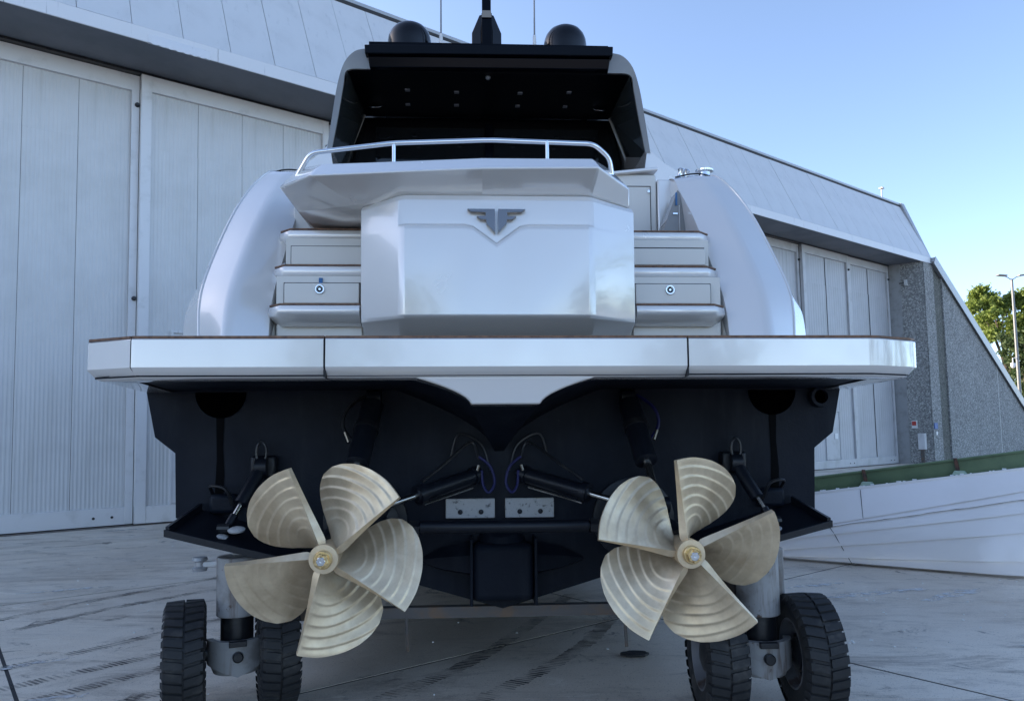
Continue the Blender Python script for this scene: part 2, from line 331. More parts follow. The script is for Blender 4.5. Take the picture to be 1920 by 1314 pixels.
# ------------------------------------------------------------------ hangar (local x along the facade, y into the building)
hg = empty('hangar', HO, (0, 0, HA))
tag(hg, 'large pale grey hangar with tall sliding doors, sloping metal roof band and pebbledash end wall', 'hangar')
def ribbed(w_, h, pitch, depth):
    n = max(2, int(w_ / pitch)); v = []; f = []
    for i in range(n + 1):
        x = w_ * i / n
        for dx, dy in ((0, 0), (pitch * 0.18, -depth), (pitch * 0.5, -depth), (pitch * 0.68, 0)):
            if x + dx > w_: continue
            v += [(x + dx, dy, 0), (x + dx, dy, h)]
    for i in range(len(v) // 2 - 1): f.append((2 * i, 2 * i + 2, 2 * i + 3, 2 * i + 1))
    return v, f
ZT = 10.1
def leaf(s0, s1, y, panels, pitch=0.085, wicket=None, sheet='sheet', fr='doorframe'):
    d = empty('door_leaf', (s0, y, 0), parent=hg); W = s1 - s0
    box('bottom_rail', 0.0, W, -0.06, 0.06, 0.03, 0.40, M[fr], d, bevel=0.006)
    box('top_rail', 0.0, W, -0.06, 0.06, ZT - 0.42, ZT - 0.06, M[fr], d, bevel=0.006)
    box('stile', 0.0, 0.22, -0.075, 0.075, 0.035, ZT - 0.065, M[fr], d, bevel=0.006)
    box('stile', W - 0.16, W, -0.072, 0.07, 0.035, ZT - 0.065, M[fr], d, bevel=0.006)
    for k in range(panels):
        a = 0.22 + (W - 0.38) * k / panels; b = 0.22 + (W - 0.38) * (k + 1) / panels
        for z0, z1 in ((0.40, 8.378), (8.382, ZT - 0.42)):
            v, f = ribbed(b - a - 0.008, z1 - z0, pitch, 0.006)
            yy = random.uniform(-0.004, 0.004)
            o = put('ribbed_panel', mesh_data('ribbed_panel', v, f), M[sheet], d, loc=(a + 0.004, 0.01 + yy + (0.012 if z0 > 8 else 0), z0))
    box('door_core', 0.05, W - 0.05, 0.045, 0.058, 0.1, ZT - 0.1, M['joint'], d)
    if wicket:
        a, b, h = wicket
        wd = empty('wicket', parent=d)
        box('wicket_panel', a, b, -0.02, 0.02, 0.42, h, M[fr], d, bevel=0.004)
        for x in (a - 0.05, b): box('wicket_frame', x, x + 0.05, -0.045, 0.02, 0.402, h + 0.03, M[fr], d, bevel=0.004)
        box('wicket_frame', a - 0.05, b + 0.05, -0.042, 0.02, h + 0.031, h + 0.08, M[fr], d, bevel=0.004)
        bpy.data.objects.remove(wd)
    for k in range(2):
        lathe('bolt', [(0.028, 0), (0.028, 0.012), (0.014, 0.02)], (W - 0.75 + k * 0.35, -0.06, 0.2), (0, -1, 0), M['black'], d, n=12)
    lathe('roller_stop', [(0.05, 0), (0.05, 0.05), (0.03, 0.08)], (W - 0.05, -0.07, 9.35), (0, -1, 0), M['black'], d, n=14)
    lathe('roller_stop', [(0.05, 0), (0.05, 0.05), (0.03, 0.08)], (W - 0.05, -0.07, 4.95), (0, -1, 0), M['black'], d, n=14)
    return d
leaf(-11.2, -6.7, 0.28, 4, 0.12); leaf(-6.69, -2.1, 0.0, 4, 0.12)
leaf(-2.09, 2.375, 0.16, 4, 0.075)
leaf(2.38, 6.85, 0.0, 4, 0.075, wicket=(0.75, 1.42, 4.2))
for s0, s1, y in ((6.86, 11.34, 0.16), (11.35, 15.84, 0.0), (15.85, 20.34, 0.16), (20.35, 24.84, 0.0), (24.85, 29.24, 0.16)): leaf(s0, s1, y, 4, 0.2, sheet='sheetshade', fr='frameshade')
rl = leaf(29.25, 33.25, 0.0, 2, 0.2, wicket=(1.35, 2.5, 2.55), sheet='sheetshade', fr='frameshade'); leaf(33.3, 37.3, 0.05, 2, 0.2, sheet='sheetshade', fr='frameshade')
box('door_notice', 2.05, 2.3, -0.05, -0.021, 1.35, 1.6, M['sign'], rl)
box('floor_track', -12, 37.35, -0.12, 0.5, 0.001, 0.012, M['rustbeam'], hg)
box('head_track', -12, 37.35, -0.05, 0.7, ZT - 0.055, ZT - 0.004, M['black'], hg)
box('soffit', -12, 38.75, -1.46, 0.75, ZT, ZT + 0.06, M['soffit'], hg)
box('inner_wall', -12, 37.4, 0.72, 0.9, 0, ZT - 0.06, M['joint'], hg)
# fascia strips and sloping roof panels
for k in range(13):
    s0 = -12 + k * 3.905
    box('fascia_strip', s0 + 0.004, s0 + 3.9, -1.5, -1.465, ZT - 0.02, ZT + 0.28, M['fascia'], hg, bevel=0.004)
b_ = Multi(); n = 26; rs = []
for i in range(n + 1):
    x = 2.2 + 1.25 * i / n; e = max(0.0, math.sin(math.pi * i / n)) ** 0.5
    rs.append([(x, -1.502, ZT + 0.16), (x, -1.51 - 0.035 * e, ZT + 0.12), (x, -1.51 - 0.06 * e, ZT - 0.02 - 0.05 * e + 0.012 * math.sin(i * 1.9)), (x, -1.47, ZT - 0.03)])
b_.rings(rs); b_.build('bent_flashing', M['fascia'], hg, smooth=50)
pan = mesh_data('roof_panel', [(0.006, 0, 0), (0.994, 0, 0), (0.994, 1.5, 3.2), (0.006, 1.5, 3.2), (0.006, 0.06, 0), (0.994, 0.06, 0), (0.994, 1.56, 3.2), (0.006, 1.56, 3.2)],
                [(0, 1, 2, 3), (4, 7, 6, 5), (0, 4, 5, 1), (1, 5, 6, 2), (2, 6, 7, 3), (3, 7, 4, 0)]); pan.materials.append(M['clad'])
rf = empty('roof_band', parent=hg)
for k in range(51):
    put('roof_panel', pan, None, rf, loc=(-12.1 + k, -1.5 + random.uniform(0, 0.012), ZT + 0.285))
obj('roof_underlay', [(-12, -1.40, ZT + 0.1), (38.9, -1.40, ZT + 0.1), (38.9, 0.1, 13.45), (-12, 0.1, 13.45)], [(0, 1, 2, 3)], M['joint'], rf)
box('ridge_cap', -12, 39.35, -0.06, 0.35, 13.48, 13.62, M['coping'], rf, bevel=0.01)
box('ridge_lip', -12, 39.3, -0.09, -0.065, 13.40, 13.5, M['joint'], rf)
# building body
obj('main_body', [(-60, 0.92, 0), (37.4, 0.92, 0), (54, 30, 0), (-60, 30, 0), (-60, 0.2, 13.44), (38.9, 0.2, 13.44), (38.9, 30, 13.44), (-60, 30, 13.44)],
    [(0, 1, 5, 4), (1, 2, 6, 5), (2, 3, 7, 6), (3, 0, 4, 7), (4, 5, 6, 7)], M['joint'], hg)
# the same facade goes on to the left, out of the picture
box('facade_extension', -60, -12.12, -1.5, 0.2, 0, 13.5, M['clad'], hg)
# end wall: jamb, pebbledash panels with a sloping edge
def slope(s): return ZT * (54.2 - s) / (54.2 - 38.8)
prism('door_jamb', [(37.36, 0.72), (37.36, 0.03), (37.55, -0.5), (37.75, -0.5), (37.75, 0.72)], 'z', 0, ZT - 0.002, M['plain'], hg, bevel=0.01)
prism('reveal', [(37.56, -0.505), (37.9, -1.46), (38.3, -1.46), (38.3, -0.505)], 'z', 0, ZT - 0.002, M['pebble'], hg)
prism('concrete_panel', [(37.92, 0), (38.95, 0), (38.95, ZT - 0.1), (37.92, ZT - 0.03)], 'y', -1.5, -1.47, M['pebble'], hg)
prism('stained_panel', [(38.97, 0), (39.78, 0), (39.78, slope(39.78) - 0.05), (38.97, ZT - 0.15)], 'y', -1.485, -1.46, M['stain'], hg)
prism('concrete_panel', [(39.8, 0), (46.3, 0), (46.3, slope(46.3)), (39.8, slope(39.8))], 'y', -1.56, -1.47, M['pebble'], hg)
prism('concrete_panel', [(46.34, 0), (54.2, 0), (46.34, slope(46.34))], 'y', -1.56, -1.47, M['pebble'], hg)
prism('sealed_joint', [(46.29, 0), (46.35, 0), (46.35, slope(46.35)), (46.29, slope(46.29))], 'y', -1.565, -1.5, M['sealant'], hg)
prism('end_wall_core', [(38.32, 0), (54.15, 0), (38.85, ZT - 0.05), (38.32, ZT - 0.01)], 'y', -1.455, 30, M['plain'], hg)
sl = Vector((15.4, 0, -ZT)).normalized(); up = Vector((-sl.z, 0, sl.x))
a = Vector((38.75, 0, ZT + 0.05)); b = Vector((54.3, 0, -0.02))
def cop(name, y0, y1, t0, t1, mt):
    obj(name, [p + up * t + Vector((0, y, 0)) for p in (a, b) for y in (y0, y1) for t in (t0, t1)], BF, mt, hg, bevel=0.008)
cop('coping', -1.66, 30, 0.02, 0.30, M['coping']); cop('coping_lip', -1.70, -1.663, -0.12, 0.33, M['coping'])
obj('coping_edge', [(38.72, -1.56, ZT - 0.02), (39.06, -1.56, ZT - 0.02), (39.06, -1.40, ZT - 0.02), (38.72, -1.40, ZT - 0.02),
                    (38.98, -0.12, 13.62), (39.32, -0.12, 13.62), (39.32, 0.06, 13.62), (38.98, 0.06, 13.62)],
    [(0, 1, 2, 3), (4, 5, 6, 7), (0, 1, 5, 4), (1, 2, 6, 5), (2, 3, 7, 6), (3, 0, 4, 7)], M['coping'], hg)
fl = empty('floodlight', (37.62, -0.62, 9.1), (0, 0, R_(20)), hg)
box('lamp_body', -0.14, 0.14, -0.16, -0.02, -0.16, 0.16, M['coping'], fl, bevel=0.02); box('lamp_glass', -0.12, 0.12, -0.172, -0.161, -0.14, 0.14, M['sign'], fl)
box('lamp_arm', -0.03, 0.03, -0.02, 0.2, -0.03, 0.03, M['black'], fl)
box('switch_box', 37.62, 37.84, -1.2, -0.86, 0.7, 1.5, M['doorframe'], hg, bevel=0.015)
box('cable_duct', 37.66, 37.80, -1.1, -0.96, 0.0, 0.69, M['rustbeam'], hg)
box('wall_sign', 37.6, 37.70, -0.86, -0.62, 1.75, 2.15, M['sign'], hg); box('wall_sign', 37.585, 37.599, -0.84, -0.64, 1.9, 2.1, M['signred'], hg)
box('wall_sign', 38.0, 38.35, -1.54, -1.505, 1.7, 2.0, M['signblue'], hg); box('call_button', 38.1, 38.25, -1.56, -1.505, 1.4, 1.58, M['sign'], hg)
tube('roof_antenna', [(37.6, 0.2, 13.6), (37.6, 0.2, 14.2)], 0.03, M['coping'], hg); box('antenna_head', 37.5, 37.7, 0.1, 0.3, 14.2, 14.28, M['coping'], hg)

# ------------------------------------------------------------------ street lamp
lp = empty('street_lamp', (37.4, 55, 0)); tag(lp, 'tall grey twin-headed lamp post at the right edge in front of the trees', 'street lamp')
tube('pole', [(0, 0, 0), (0, 0, 6), (0, 0, 12.7)], [0.14, 0.11, 0.08], M['post'], lp, n=12)
for sx in (-1, 1):
    tube('bracket', [(0, 0, 12.6), (sx * 0.35, 0, 12.85), (sx * 0.6, -0.1, 12.9)], 0.035, M['post'], lp, n=8)
    o = rings('lamp_head', [[(sx * 0.45, -0.25, 12.88), (sx * 0.45, 0.1, 12.88), (sx * 0.45, 0.1, 12.98), (sx * 0.45, -0.25, 12.98)],
                        [(sx * 1.15, -0.32, 12.95), (sx * 1.15, 0.12, 12.95), (sx * 1.15, 0.12, 13.03), (sx * 1.15, -0.32, 13.03)]], M['post'], lp, bevel=0.02)
tube('camera_bracket', [(0, 0, 6.6), (-0.2, -0.1, 6.8), (-0.45, -0.15, 6.75), (-0.45, -0.15, 6.4)], 0.04, M['sign'], lp, n=8)
lathe('camera_dome', [(0.02, 0), (0.16, 0.0), (0.17, -0.15), (0.16, -0.22), (0.1, -0.34), (0.02, -0.37)], (-0.45, -0.15, 6.4), (0, 0, 1), M['sign'], lp, n=16)

# ------------------------------------------------------------------ trees
def leafmat(name, c1, c2):
    m = pm(name, c1, 0.6, var=(0.9, c2, 0.35, 0.65), coord='Object'); b = m.node_tree.nodes['Principled BSDF']
    nt = m.node_tree; tr = nt.nodes.new('ShaderNodeBsdfTranslucent'); mx = nt.nodes.new('ShaderNodeMixShader'); mx.inputs[0].default_value = 0.4
    src = b.inputs['Base Color'].links[0].from_socket; nt.links.new(src, tr.inputs['Color'])
    nt.links.new(b.outputs[0], mx.inputs[1]); nt.links.new(tr.outputs[0], mx.inputs[2]); nt.links.new(mx.outputs[0], nt.nodes['Material Output'].inputs['Surface']); return m
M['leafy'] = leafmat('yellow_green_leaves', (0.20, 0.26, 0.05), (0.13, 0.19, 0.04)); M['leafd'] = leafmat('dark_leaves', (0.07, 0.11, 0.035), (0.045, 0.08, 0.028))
M['bark'] = pm('bark', (0.08, 0.065, 0.05), 0.9, bump=(12, 0.6, 0.03))
def tree(name, label, x, y, h, rx, mat, seed, nl=7000, size=0.26, base=0.25, group=None):
    rnd = random.Random(seed); t = empty(name, (x, y, 0)); tag(t, label, 'tree', group)
    tr = Multi(); tr.tube([(0, 0, 0), (0.1, 0, h * 0.3), (-0.1, 0.1, h * 0.6), (0, 0, h * 0.9)], [0.035 * h * 0.5, 0.03 * h * 0.5, 0.018 * h * 0.5, 0.02], 8)
    cl = []
    for k in range(26):
        z = h * (base + (1 - base) * rnd.random() ** 0.8 * 0.97); f = (z / h - base) / (1 - base); rad = rx * math.sin(math.pi * min(0.96, 0.18 + 0.8 * f)) ** 0.7
        a = rnd.uniform(0, 6.28); r = rad * rnd.uniform(0.35, 1.0); c = Vector((math.cos(a) * r, math.sin(a) * r, z)); cl.append((c, rx * rnd.uniform(0.22, 0.42)))
        if k < 16: tr.tube([(0, 0, z * 0.55), (c.x * 0.5, c.y * 0.5, z * 0.8), tuple(c)], [0.008 * h, 0.006 * h, 0.015], 5)
    tr.build('trunk', M['bark'], t, smooth=40)
    m = Multi(); sub = [(c + Vector((rnd.gauss(0, 1), rnd.gauss(0, 1), rnd.gauss(0, .8))) * R * 0.6, R * 0.4) for c, R in cl for q in range(5)]
    for k in range(nl):
        c, R = rnd.choice(sub); p = c + Vector((rnd.gauss(0, 1), rnd.gauss(0, 1), rnd.gauss(0, 0.8))) * R * 0.55
        d = Vector((rnd.gauss(0, 1), rnd.gauss(0, 1), rnd.gauss(0.3, 1))).normalized(); d, u, v_ = frame(d); s = size * rnd.uniform(0.6, 1.3)
        m.add([p - u * s * 0.5, p + v_ * s * 0.3 + d * s * 0.08, p + u * s * 0.6, p - v_ * s * 0.3 + d * s * 0.08], [(0, 1, 2, 3)])
    me = bpy.data.meshes.new('crown'); me.from_pydata(m.v, [], m.f); me.update(); put('crown', me, mat, t)
    return t
tree('leafy_tree', 'tall sunlit yellow-green tree rising behind the sloping end of the hangar', 47.2, 71, 15.3, 4.6, M['leafy'], 3, 36000, 0.33, 0.12)
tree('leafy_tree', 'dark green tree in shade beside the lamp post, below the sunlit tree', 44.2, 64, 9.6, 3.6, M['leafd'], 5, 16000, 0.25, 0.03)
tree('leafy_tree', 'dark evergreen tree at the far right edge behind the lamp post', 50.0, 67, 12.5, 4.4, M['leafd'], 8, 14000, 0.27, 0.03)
for k, (x, y, h) in enumerate([(27, -6, 10), (32, 3, 12), (25, -16, 11), (36, 12, 12), (14, -30, 10), (-6, -34, 9)]):
    tree('leafy_tree', 'tree across the yard seen only mirrored in the glossy platform corner', x, y, h, 4.2, M['leafy'] if k % 2 else M['leafd'], 20 + k, 2600, 0.5, 0.08, group='trees across the yard')
# ------------------------------------------------------------------ motor yacht (local: x starboard, y forward, z up from the ground)
def bronze():
    m = pm('nibral_bronze', (0.6, 0.5, 0.33), 0.45, metal=0.65); nt = m.node_tree; N = nt.nodes; L = nt.links; b = N['Principled BSDF']
    tc = N.new('ShaderNodeTexCoord'); n = N.new('ShaderNodeTexNoise'); n.inputs['Scale'].default_value = 7; n.inputs['Detail'].default_value = 8; n.inputs['Roughness'].default_value = 0.65
    L.new(tc.outputs['Object'], n.inputs['Vector']); cr = N.new('ShaderNodeValToRGB'); e = cr.color_ramp.elements
    e[0].position = 0.3; e[0].color = (0.54, 0.415, 0.27, 1); e[1].position = 0.72; e[1].color = (0.80, 0.655, 0.455, 1); L.new(n.outputs['Fac'], cr.inputs['Fac']); L.new(cr.outputs[0], b.inputs['Base Color'])
    r = N.new('ShaderNodeMapRange'); r.inputs['From Min'].default_value = 0.3; r.inputs['From Max'].default_value = 0.7; r.inputs['To Min'].default_value = 0.34; r.inputs['To Max'].default_value = 0.52
    n2 = N.new('ShaderNodeTexNoise'); n2.inputs['Scale'].default_value = 11; n2.inputs['Detail'].default_value = 6; L.new(tc.outputs['Object'], n2.inputs['Vector']); L.new(n2.outputs['Fac'], r.inputs['Value']); L.new(r.outputs[0], b.inputs['Roughness'])
    return m
M['bronze'] = bronze()
YAW, HEEL = R_(3.0), 0.012
yt = empty('motor_yacht', (0.184 - 4.2 * math.tan(YAW), 4.2, 0), (0, HEEL, YAW))
tag(yt, 'white and navy motor yacht seen from astern with two five-bladed bronze propellers', 'yacht')

# hull: navy bottom and white topsides, lofted to the bow
ST = [(1.30, 1.0, .515, 0), (4, 1.02, .50, 0), (8, 1.03, .50, .05), (12, 0.95, .55, .2), (15, 0.74, .75, .4), (17.5, 0.42, 1.15, .6), (19.5, 0.03, 1.9, .8)]
def bot(st):
    y, k, zk, dz = st
    h = [(0, zk), (2.33 * k, 1.19 + dz), (2.345 * k, 1.65 + dz * .7), (2.49 * k, 1.765 + dz * .6), (2.56 * k, 2.10 + dz * .3)]
    return [(x, y, z) for x, z in h] + [(-x, y, z) for x, z in h[:0:-1]]
rings('hull_bottom', [bot(s) for s in ST], M['navy'], yt, smooth=20)
def top(st, side):
    y, k, zk, dz = st
    return [(side * 2.56 * k, y + .06, 2.104 + dz * .3), (side * 2.60 * k, y + .06, 2.7 + dz * .4), (side * 2.5 * k, y + .06, 3.4 + dz * .5), (side * 2.1 * max(k, .05), y + .06, 4.1 + dz * .3)]
TS = [(4.8, 0.97, .5, 0)] + ST[2:]

# quarter wings either side of the stern: sloping fender-like mouldings
WR = [  # y , outer x, crease x, mid x, inner x , z
    (0.86, 2.30, 2.07, 1.86, 1.62, 2.29), (0.87, 2.31, 2.09, 1.86, 1.62, 2.45), (1.0, 2.33, 2.13, 1.86, 1.63, 2.77), (1.35, 2.33, 2.15, 1.87, 1.64, 3.17), (1.7, 2.28, 2.11, 1.85, 1.62, 3.575),
    (2.0, 2.19, 2.04, 1.82, 1.58, 3.88), (2.22, 2.08, 1.94, 1.77, 1.57, 4.06), (2.7, 2.05, 1.92, 1.76, 1.58, 4.12), (4.2, 2.1, 1.95, 1.8, 1.6, 4.16)]
def wing(side):
    cols = []
    for dy, key, dz in ((0.42, 1, -0.02), (0.13, 2, 0.0), (-.02, 3, 0.0), (0.13, 4, -0.03), (0.18, 4, -0.04)):
        col = []
        for i, r in enumerate(WR):
            f = 1.0 if i < 4 else max(0.05, 1 - (i - 3) * 0.35)
            x = r[key] - (0.004 if key == 4 and dy > .15 else 0)
            zz = r[5] + dz - ((0, 0, .02, .10, .16, .16, .13, .1, .1)[i] if key == 1 else 0)
            col.append(Vector((side * x, r[0] + dy * f, zz)))
        cols.append(smooth_path(col, 5))
    face = []                                                   # soft convex face between the crease and the inner edge
    for a_, b_, c_ in zip(cols[1], cols[2], cols[3]): p1, p2 = a_.lerp(b_, .80), b_.lerp(c_, .20); face.append([a_, a_.lerp(b_, .4), p1, p1 * .55 + b_ * .40 + p2 * .05, p1 * .25 + b_ * .5 + p2 * .25, p1 * .05 + b_ * .40 + p2 * .55, p2, b_.lerp(c_, .6), c_])
    mid = [[row[k] for row in face] for k in range(len(face[0]))]
    inner = [Vector((p.x - side * 0.002, max(p.y, 1.9) + 0.9, p.z)) for p in cols[4]]
    n_ = len(cols[0]); secs = [cols[0]]
    for q in TS:
        cp = smooth_path(top(q, side), 20); secs.append([cp[min(len(cp) - 1, round(k * (len(cp) - 1) / (n_ - 1)))] for k in range(n_)])
    rings('topside', secs, M['gel'], yt, smooth=35, closed=False, caps=False)
    rings('quarter_wing', mid + [cols[4], inner], M['gel'], yt, smooth=32, closed=False, caps=False)
    rings('wing_flank', [cols[0], [p.lerp(q, .5) for p, q in zip(cols[0], mid[0])], mid[0]], M['gel'], yt, smooth=60, closed=False, caps=False)
    tube('wing_edge', mid[0], .010, M['gel'], yt, n=8)
    pth = [(side * 1.60, 2.235, 4.045), (side * 1.77, 2.215, 4.072), (side * 1.92, 2.235, 4.055), (side * 2.02, 2.30, 3.98)]
    tube('rub_rail', smooth_path(pth, 5), 0.007, M['gap'], yt, n=8)
for s in (-1, 1): wing(s)

# swim platform
pf = empty('swim_platform', parent=yt)
PL = [(-2.63, 1.33), (-2.42, .19), (-2.40, .155), (-2.09, .004), (-2.06, 0), (2.08, 0), (2.15, .008), (2.42, .125), (2.47, .17), (2.685, 1.33)]
PROF = [(0.03, 2.306), (0.006, 2.305), (0.0, 2.298), (0.0, 2.146), (0.006, 2.138), (0.052, 2.092), (0.07, 2.086), (0.25, 2.086)]
def offs(pl, d):
    out = []
    for i, p in enumerate(pl):
        q = Vector(p); a = (q - Vector(pl[i - 1])).normalized() if i else None; b = (Vector(pl[i + 1]) - q).normalized() if i < len(pl) - 1 else None
        if a is None: a = b
        if b is None: b = a
        na, nb = Vector((-a.y, a.x)), Vector((-b.y, b.x)); m = (na + nb).normalized(); k = d / max(0.4, m.dot(na))
        out.append((q.x + m.x * k, q.y + m.y * k))
    return out
def sweep(name, pl, mat=None, prof=PROF):
    cols = [[(x, y, z) for x, y in offs(pl, d)] for d, z in prof]
    return rings(name, cols, mat or M['gel'], pf, closed=False, caps=False, smooth=28)
def cut(x0, x1):
    def lerp(x):
        for (a, b), (c, d) in zip(PL, PL[1:]):
            if a <= x <= c: return (x, b + (d - b) * (x - a) / (c - a))
    return [lerp(x0)] + [p for p in PL if x0 < p[0] < x1] + [lerp(x1)]
g = 0.006
sweep('corner_fascia', PL[:3] + [(-2.10, .009)])
sweep('side_fascia', [(-2.093, .0055), (-2.06, 0), (-1.037 - g, 0)]); sweep('centre_fascia', [(-1.037 + g, -0.004), (1.022 - g, -0.004)]); sweep('side_fascia', [(1.022 + g, 0)] + PL[5:])
pg = offs(PL, 0.04)
prism('platform_slab', [(x, y) for x, y in pg] + [(2.6, 1.4), (-2.55, 1.4)], 'z', 2.096, 2.300, M['navy'], pf)
for a, b in ((-2.62, -2.105), (-2.095, -1.04), (-1.034, 1.02), (1.026, 2.68)):
    pl = [p for p in cut(max(a, -2.62), b)]
    q = offs(pl, 0.004); r = offs(pl, 0.16)
    n = len(pl); v = [(x, y, z) for z in (2.3075, 2.321) for x, y in q + r[::-1]]; k = 2 * n
    obj('teak_edge', v, [tuple(range(k)), tuple(range(k, 2 * k))] + [(i, (i + 1) % k, k + (i + 1) % k, k + i) for i in range(k)], M['teak'], pf)
box('fold_gap', -1.044, -1.030, 0.012, 0.2, 2.09, 2.306, M['gap'], pf); box('fold_gap', 1.015, 1.029, 0.012, 0.2, 2.09, 2.306, M['gap'], pf)
# recessed pocket light in the port corner
sv = [(-2.375, .175, 2.128), (-2.25, .11, 2.134), (-2.265, .13, 2.105), (-2.37, .185, 2.102)]
obj('corner_pocket', sv, [(0, 1, 2, 3)], M['gap'], pf)
# central skirt under the platform and its navy bracket
def vshape(w0, w1, zt, zb, n=8):
    L = []
    for i in range(n + 1):
        t = i / n; e = t ** 1.0; x = w0 + (w1 - w0) * (1 - (1 - t) ** 1.7); L.append((x, zt + (zb - zt) * t))
    return L
L = vshape(0.54, 0.20, 2.094, 1.935)
sk = [(x - 0.02, z) for x, z in L] + [(-x - 0.02, z) for x, z in L[::-1]]
rings('centre_skirt', [[(x, .055 + (2.094 - z) * .25, z) for x, z in sk], [(x, .4, z) for x, z in sk]], M['gel'], pf, bevel=0.012)
rs = []
for y, w0, w1, zb in ((.35, .56, .205, 1.94), (.7, .62, .16, 1.86), (1.0, .68, .10, 1.76), (1.31, .75, .03, 1.64)):
    L = vshape(w0, w1, 2.094, zb); rs.append([(x - .02, y, z) for x, z in L] + [(-x - .02, y, z) for x, z in L[::-1]])
rings('centre_bracket', rs, M['navy'], pf, smooth=40)

# transom details
for s in (-1, 1):
    v = [(s * 2.03 + .18 * math.cos(math.pi + math.pi * k / 20), 2.083 + .185 * math.sin(math.pi + math.pi * k / 20)) for k in range(21)]
    prism('exhaust_recess', v, 'y', 1.288, 1.296, M['void'], yt)
    obj('water_stain', [(s * 2.03 - .03, 1.2955, 1.91), (s * 2.03 + .028, 1.2955, 1.91), (s * 2.03 + .022, 1.2955, 1.7), (s * 2.03 + .036, 1.2955, 1.5), (s * 2.03 + .03, 1.2955, 1.24), (s * 2.03 - .034, 1.2955, 1.24), (s * 2.03 - .02, 1.2955, 1.6)], [tuple(range(7))], M['navywet'], yt)
er = lathe('exhaust_outlet', [(.052, 0.02), (.052, -.05), (.075, -.05), (.08, -.03), (.08, .02)], (2.385, 1.29, 2.03), (0, 1, 0), M['navy'], yt, n=24, caps=False)
lathe('outlet_bore', [(.0515, .0), (.0515, .01)], (2.385, 1.285, 2.03), (0, 1, 0), M['void'], yt, n=24)
for x0 in (-.41, .02):
    an = box('anode', x0, x0 + .355, 1.262, 1.2985, 1.165, 1.305, M['anode'], yt, bevel=0.006)
    for k in (.105, .255): lathe('bolt', [(.018, 0), (.018, .008), (.010, .012)], (x0 + k, 1.262, 1.21), (0, -1, 0), M['navygloss'], an, n=12)
# tunnel pod with side fins
pod = empty('thruster_pod', parent=yt)
box('pod_body', -.225, .215, 1.10, 1.32, .60, 1.0, M['navy'], pod, bevel=.05, seg=4)
for x in (-.235, .215): box('pod_flange', x, x + .02, 1.07, 1.30, .58, 1.04, M['navy'], pod, bevel=.004)
lathe('pod_dome', [(.17, -.1), (.17, .0), (.12, .07), (.02, .1)], (-.01, 1.28, 1.02), (0, -.4, 1), M['navy'], pod, n=20)
for s in (-1, 1):
    x0 = -.01 + s * .226
    rings('pod_fin', [[(x0, 1.22, 1.0), (x0, 1.12, .92), (x0, 1.12, .80), (x0, 1.22, .77)], [(x0 + s * .20, 1.26, .96), (x0 + s * .2, 1.2, .90), (x0 + s * .2, 1.2, .82), (x0 + s * .2, 1.26, .80)], [(x0 + s * .37, 1.29, .875), (x0 + s * .37, 1.28, .87), (x0 + s * .37, 1.28, .86), (x0 + s * .37, 1.29, .855)]], M['navy'], pod, smooth=40)

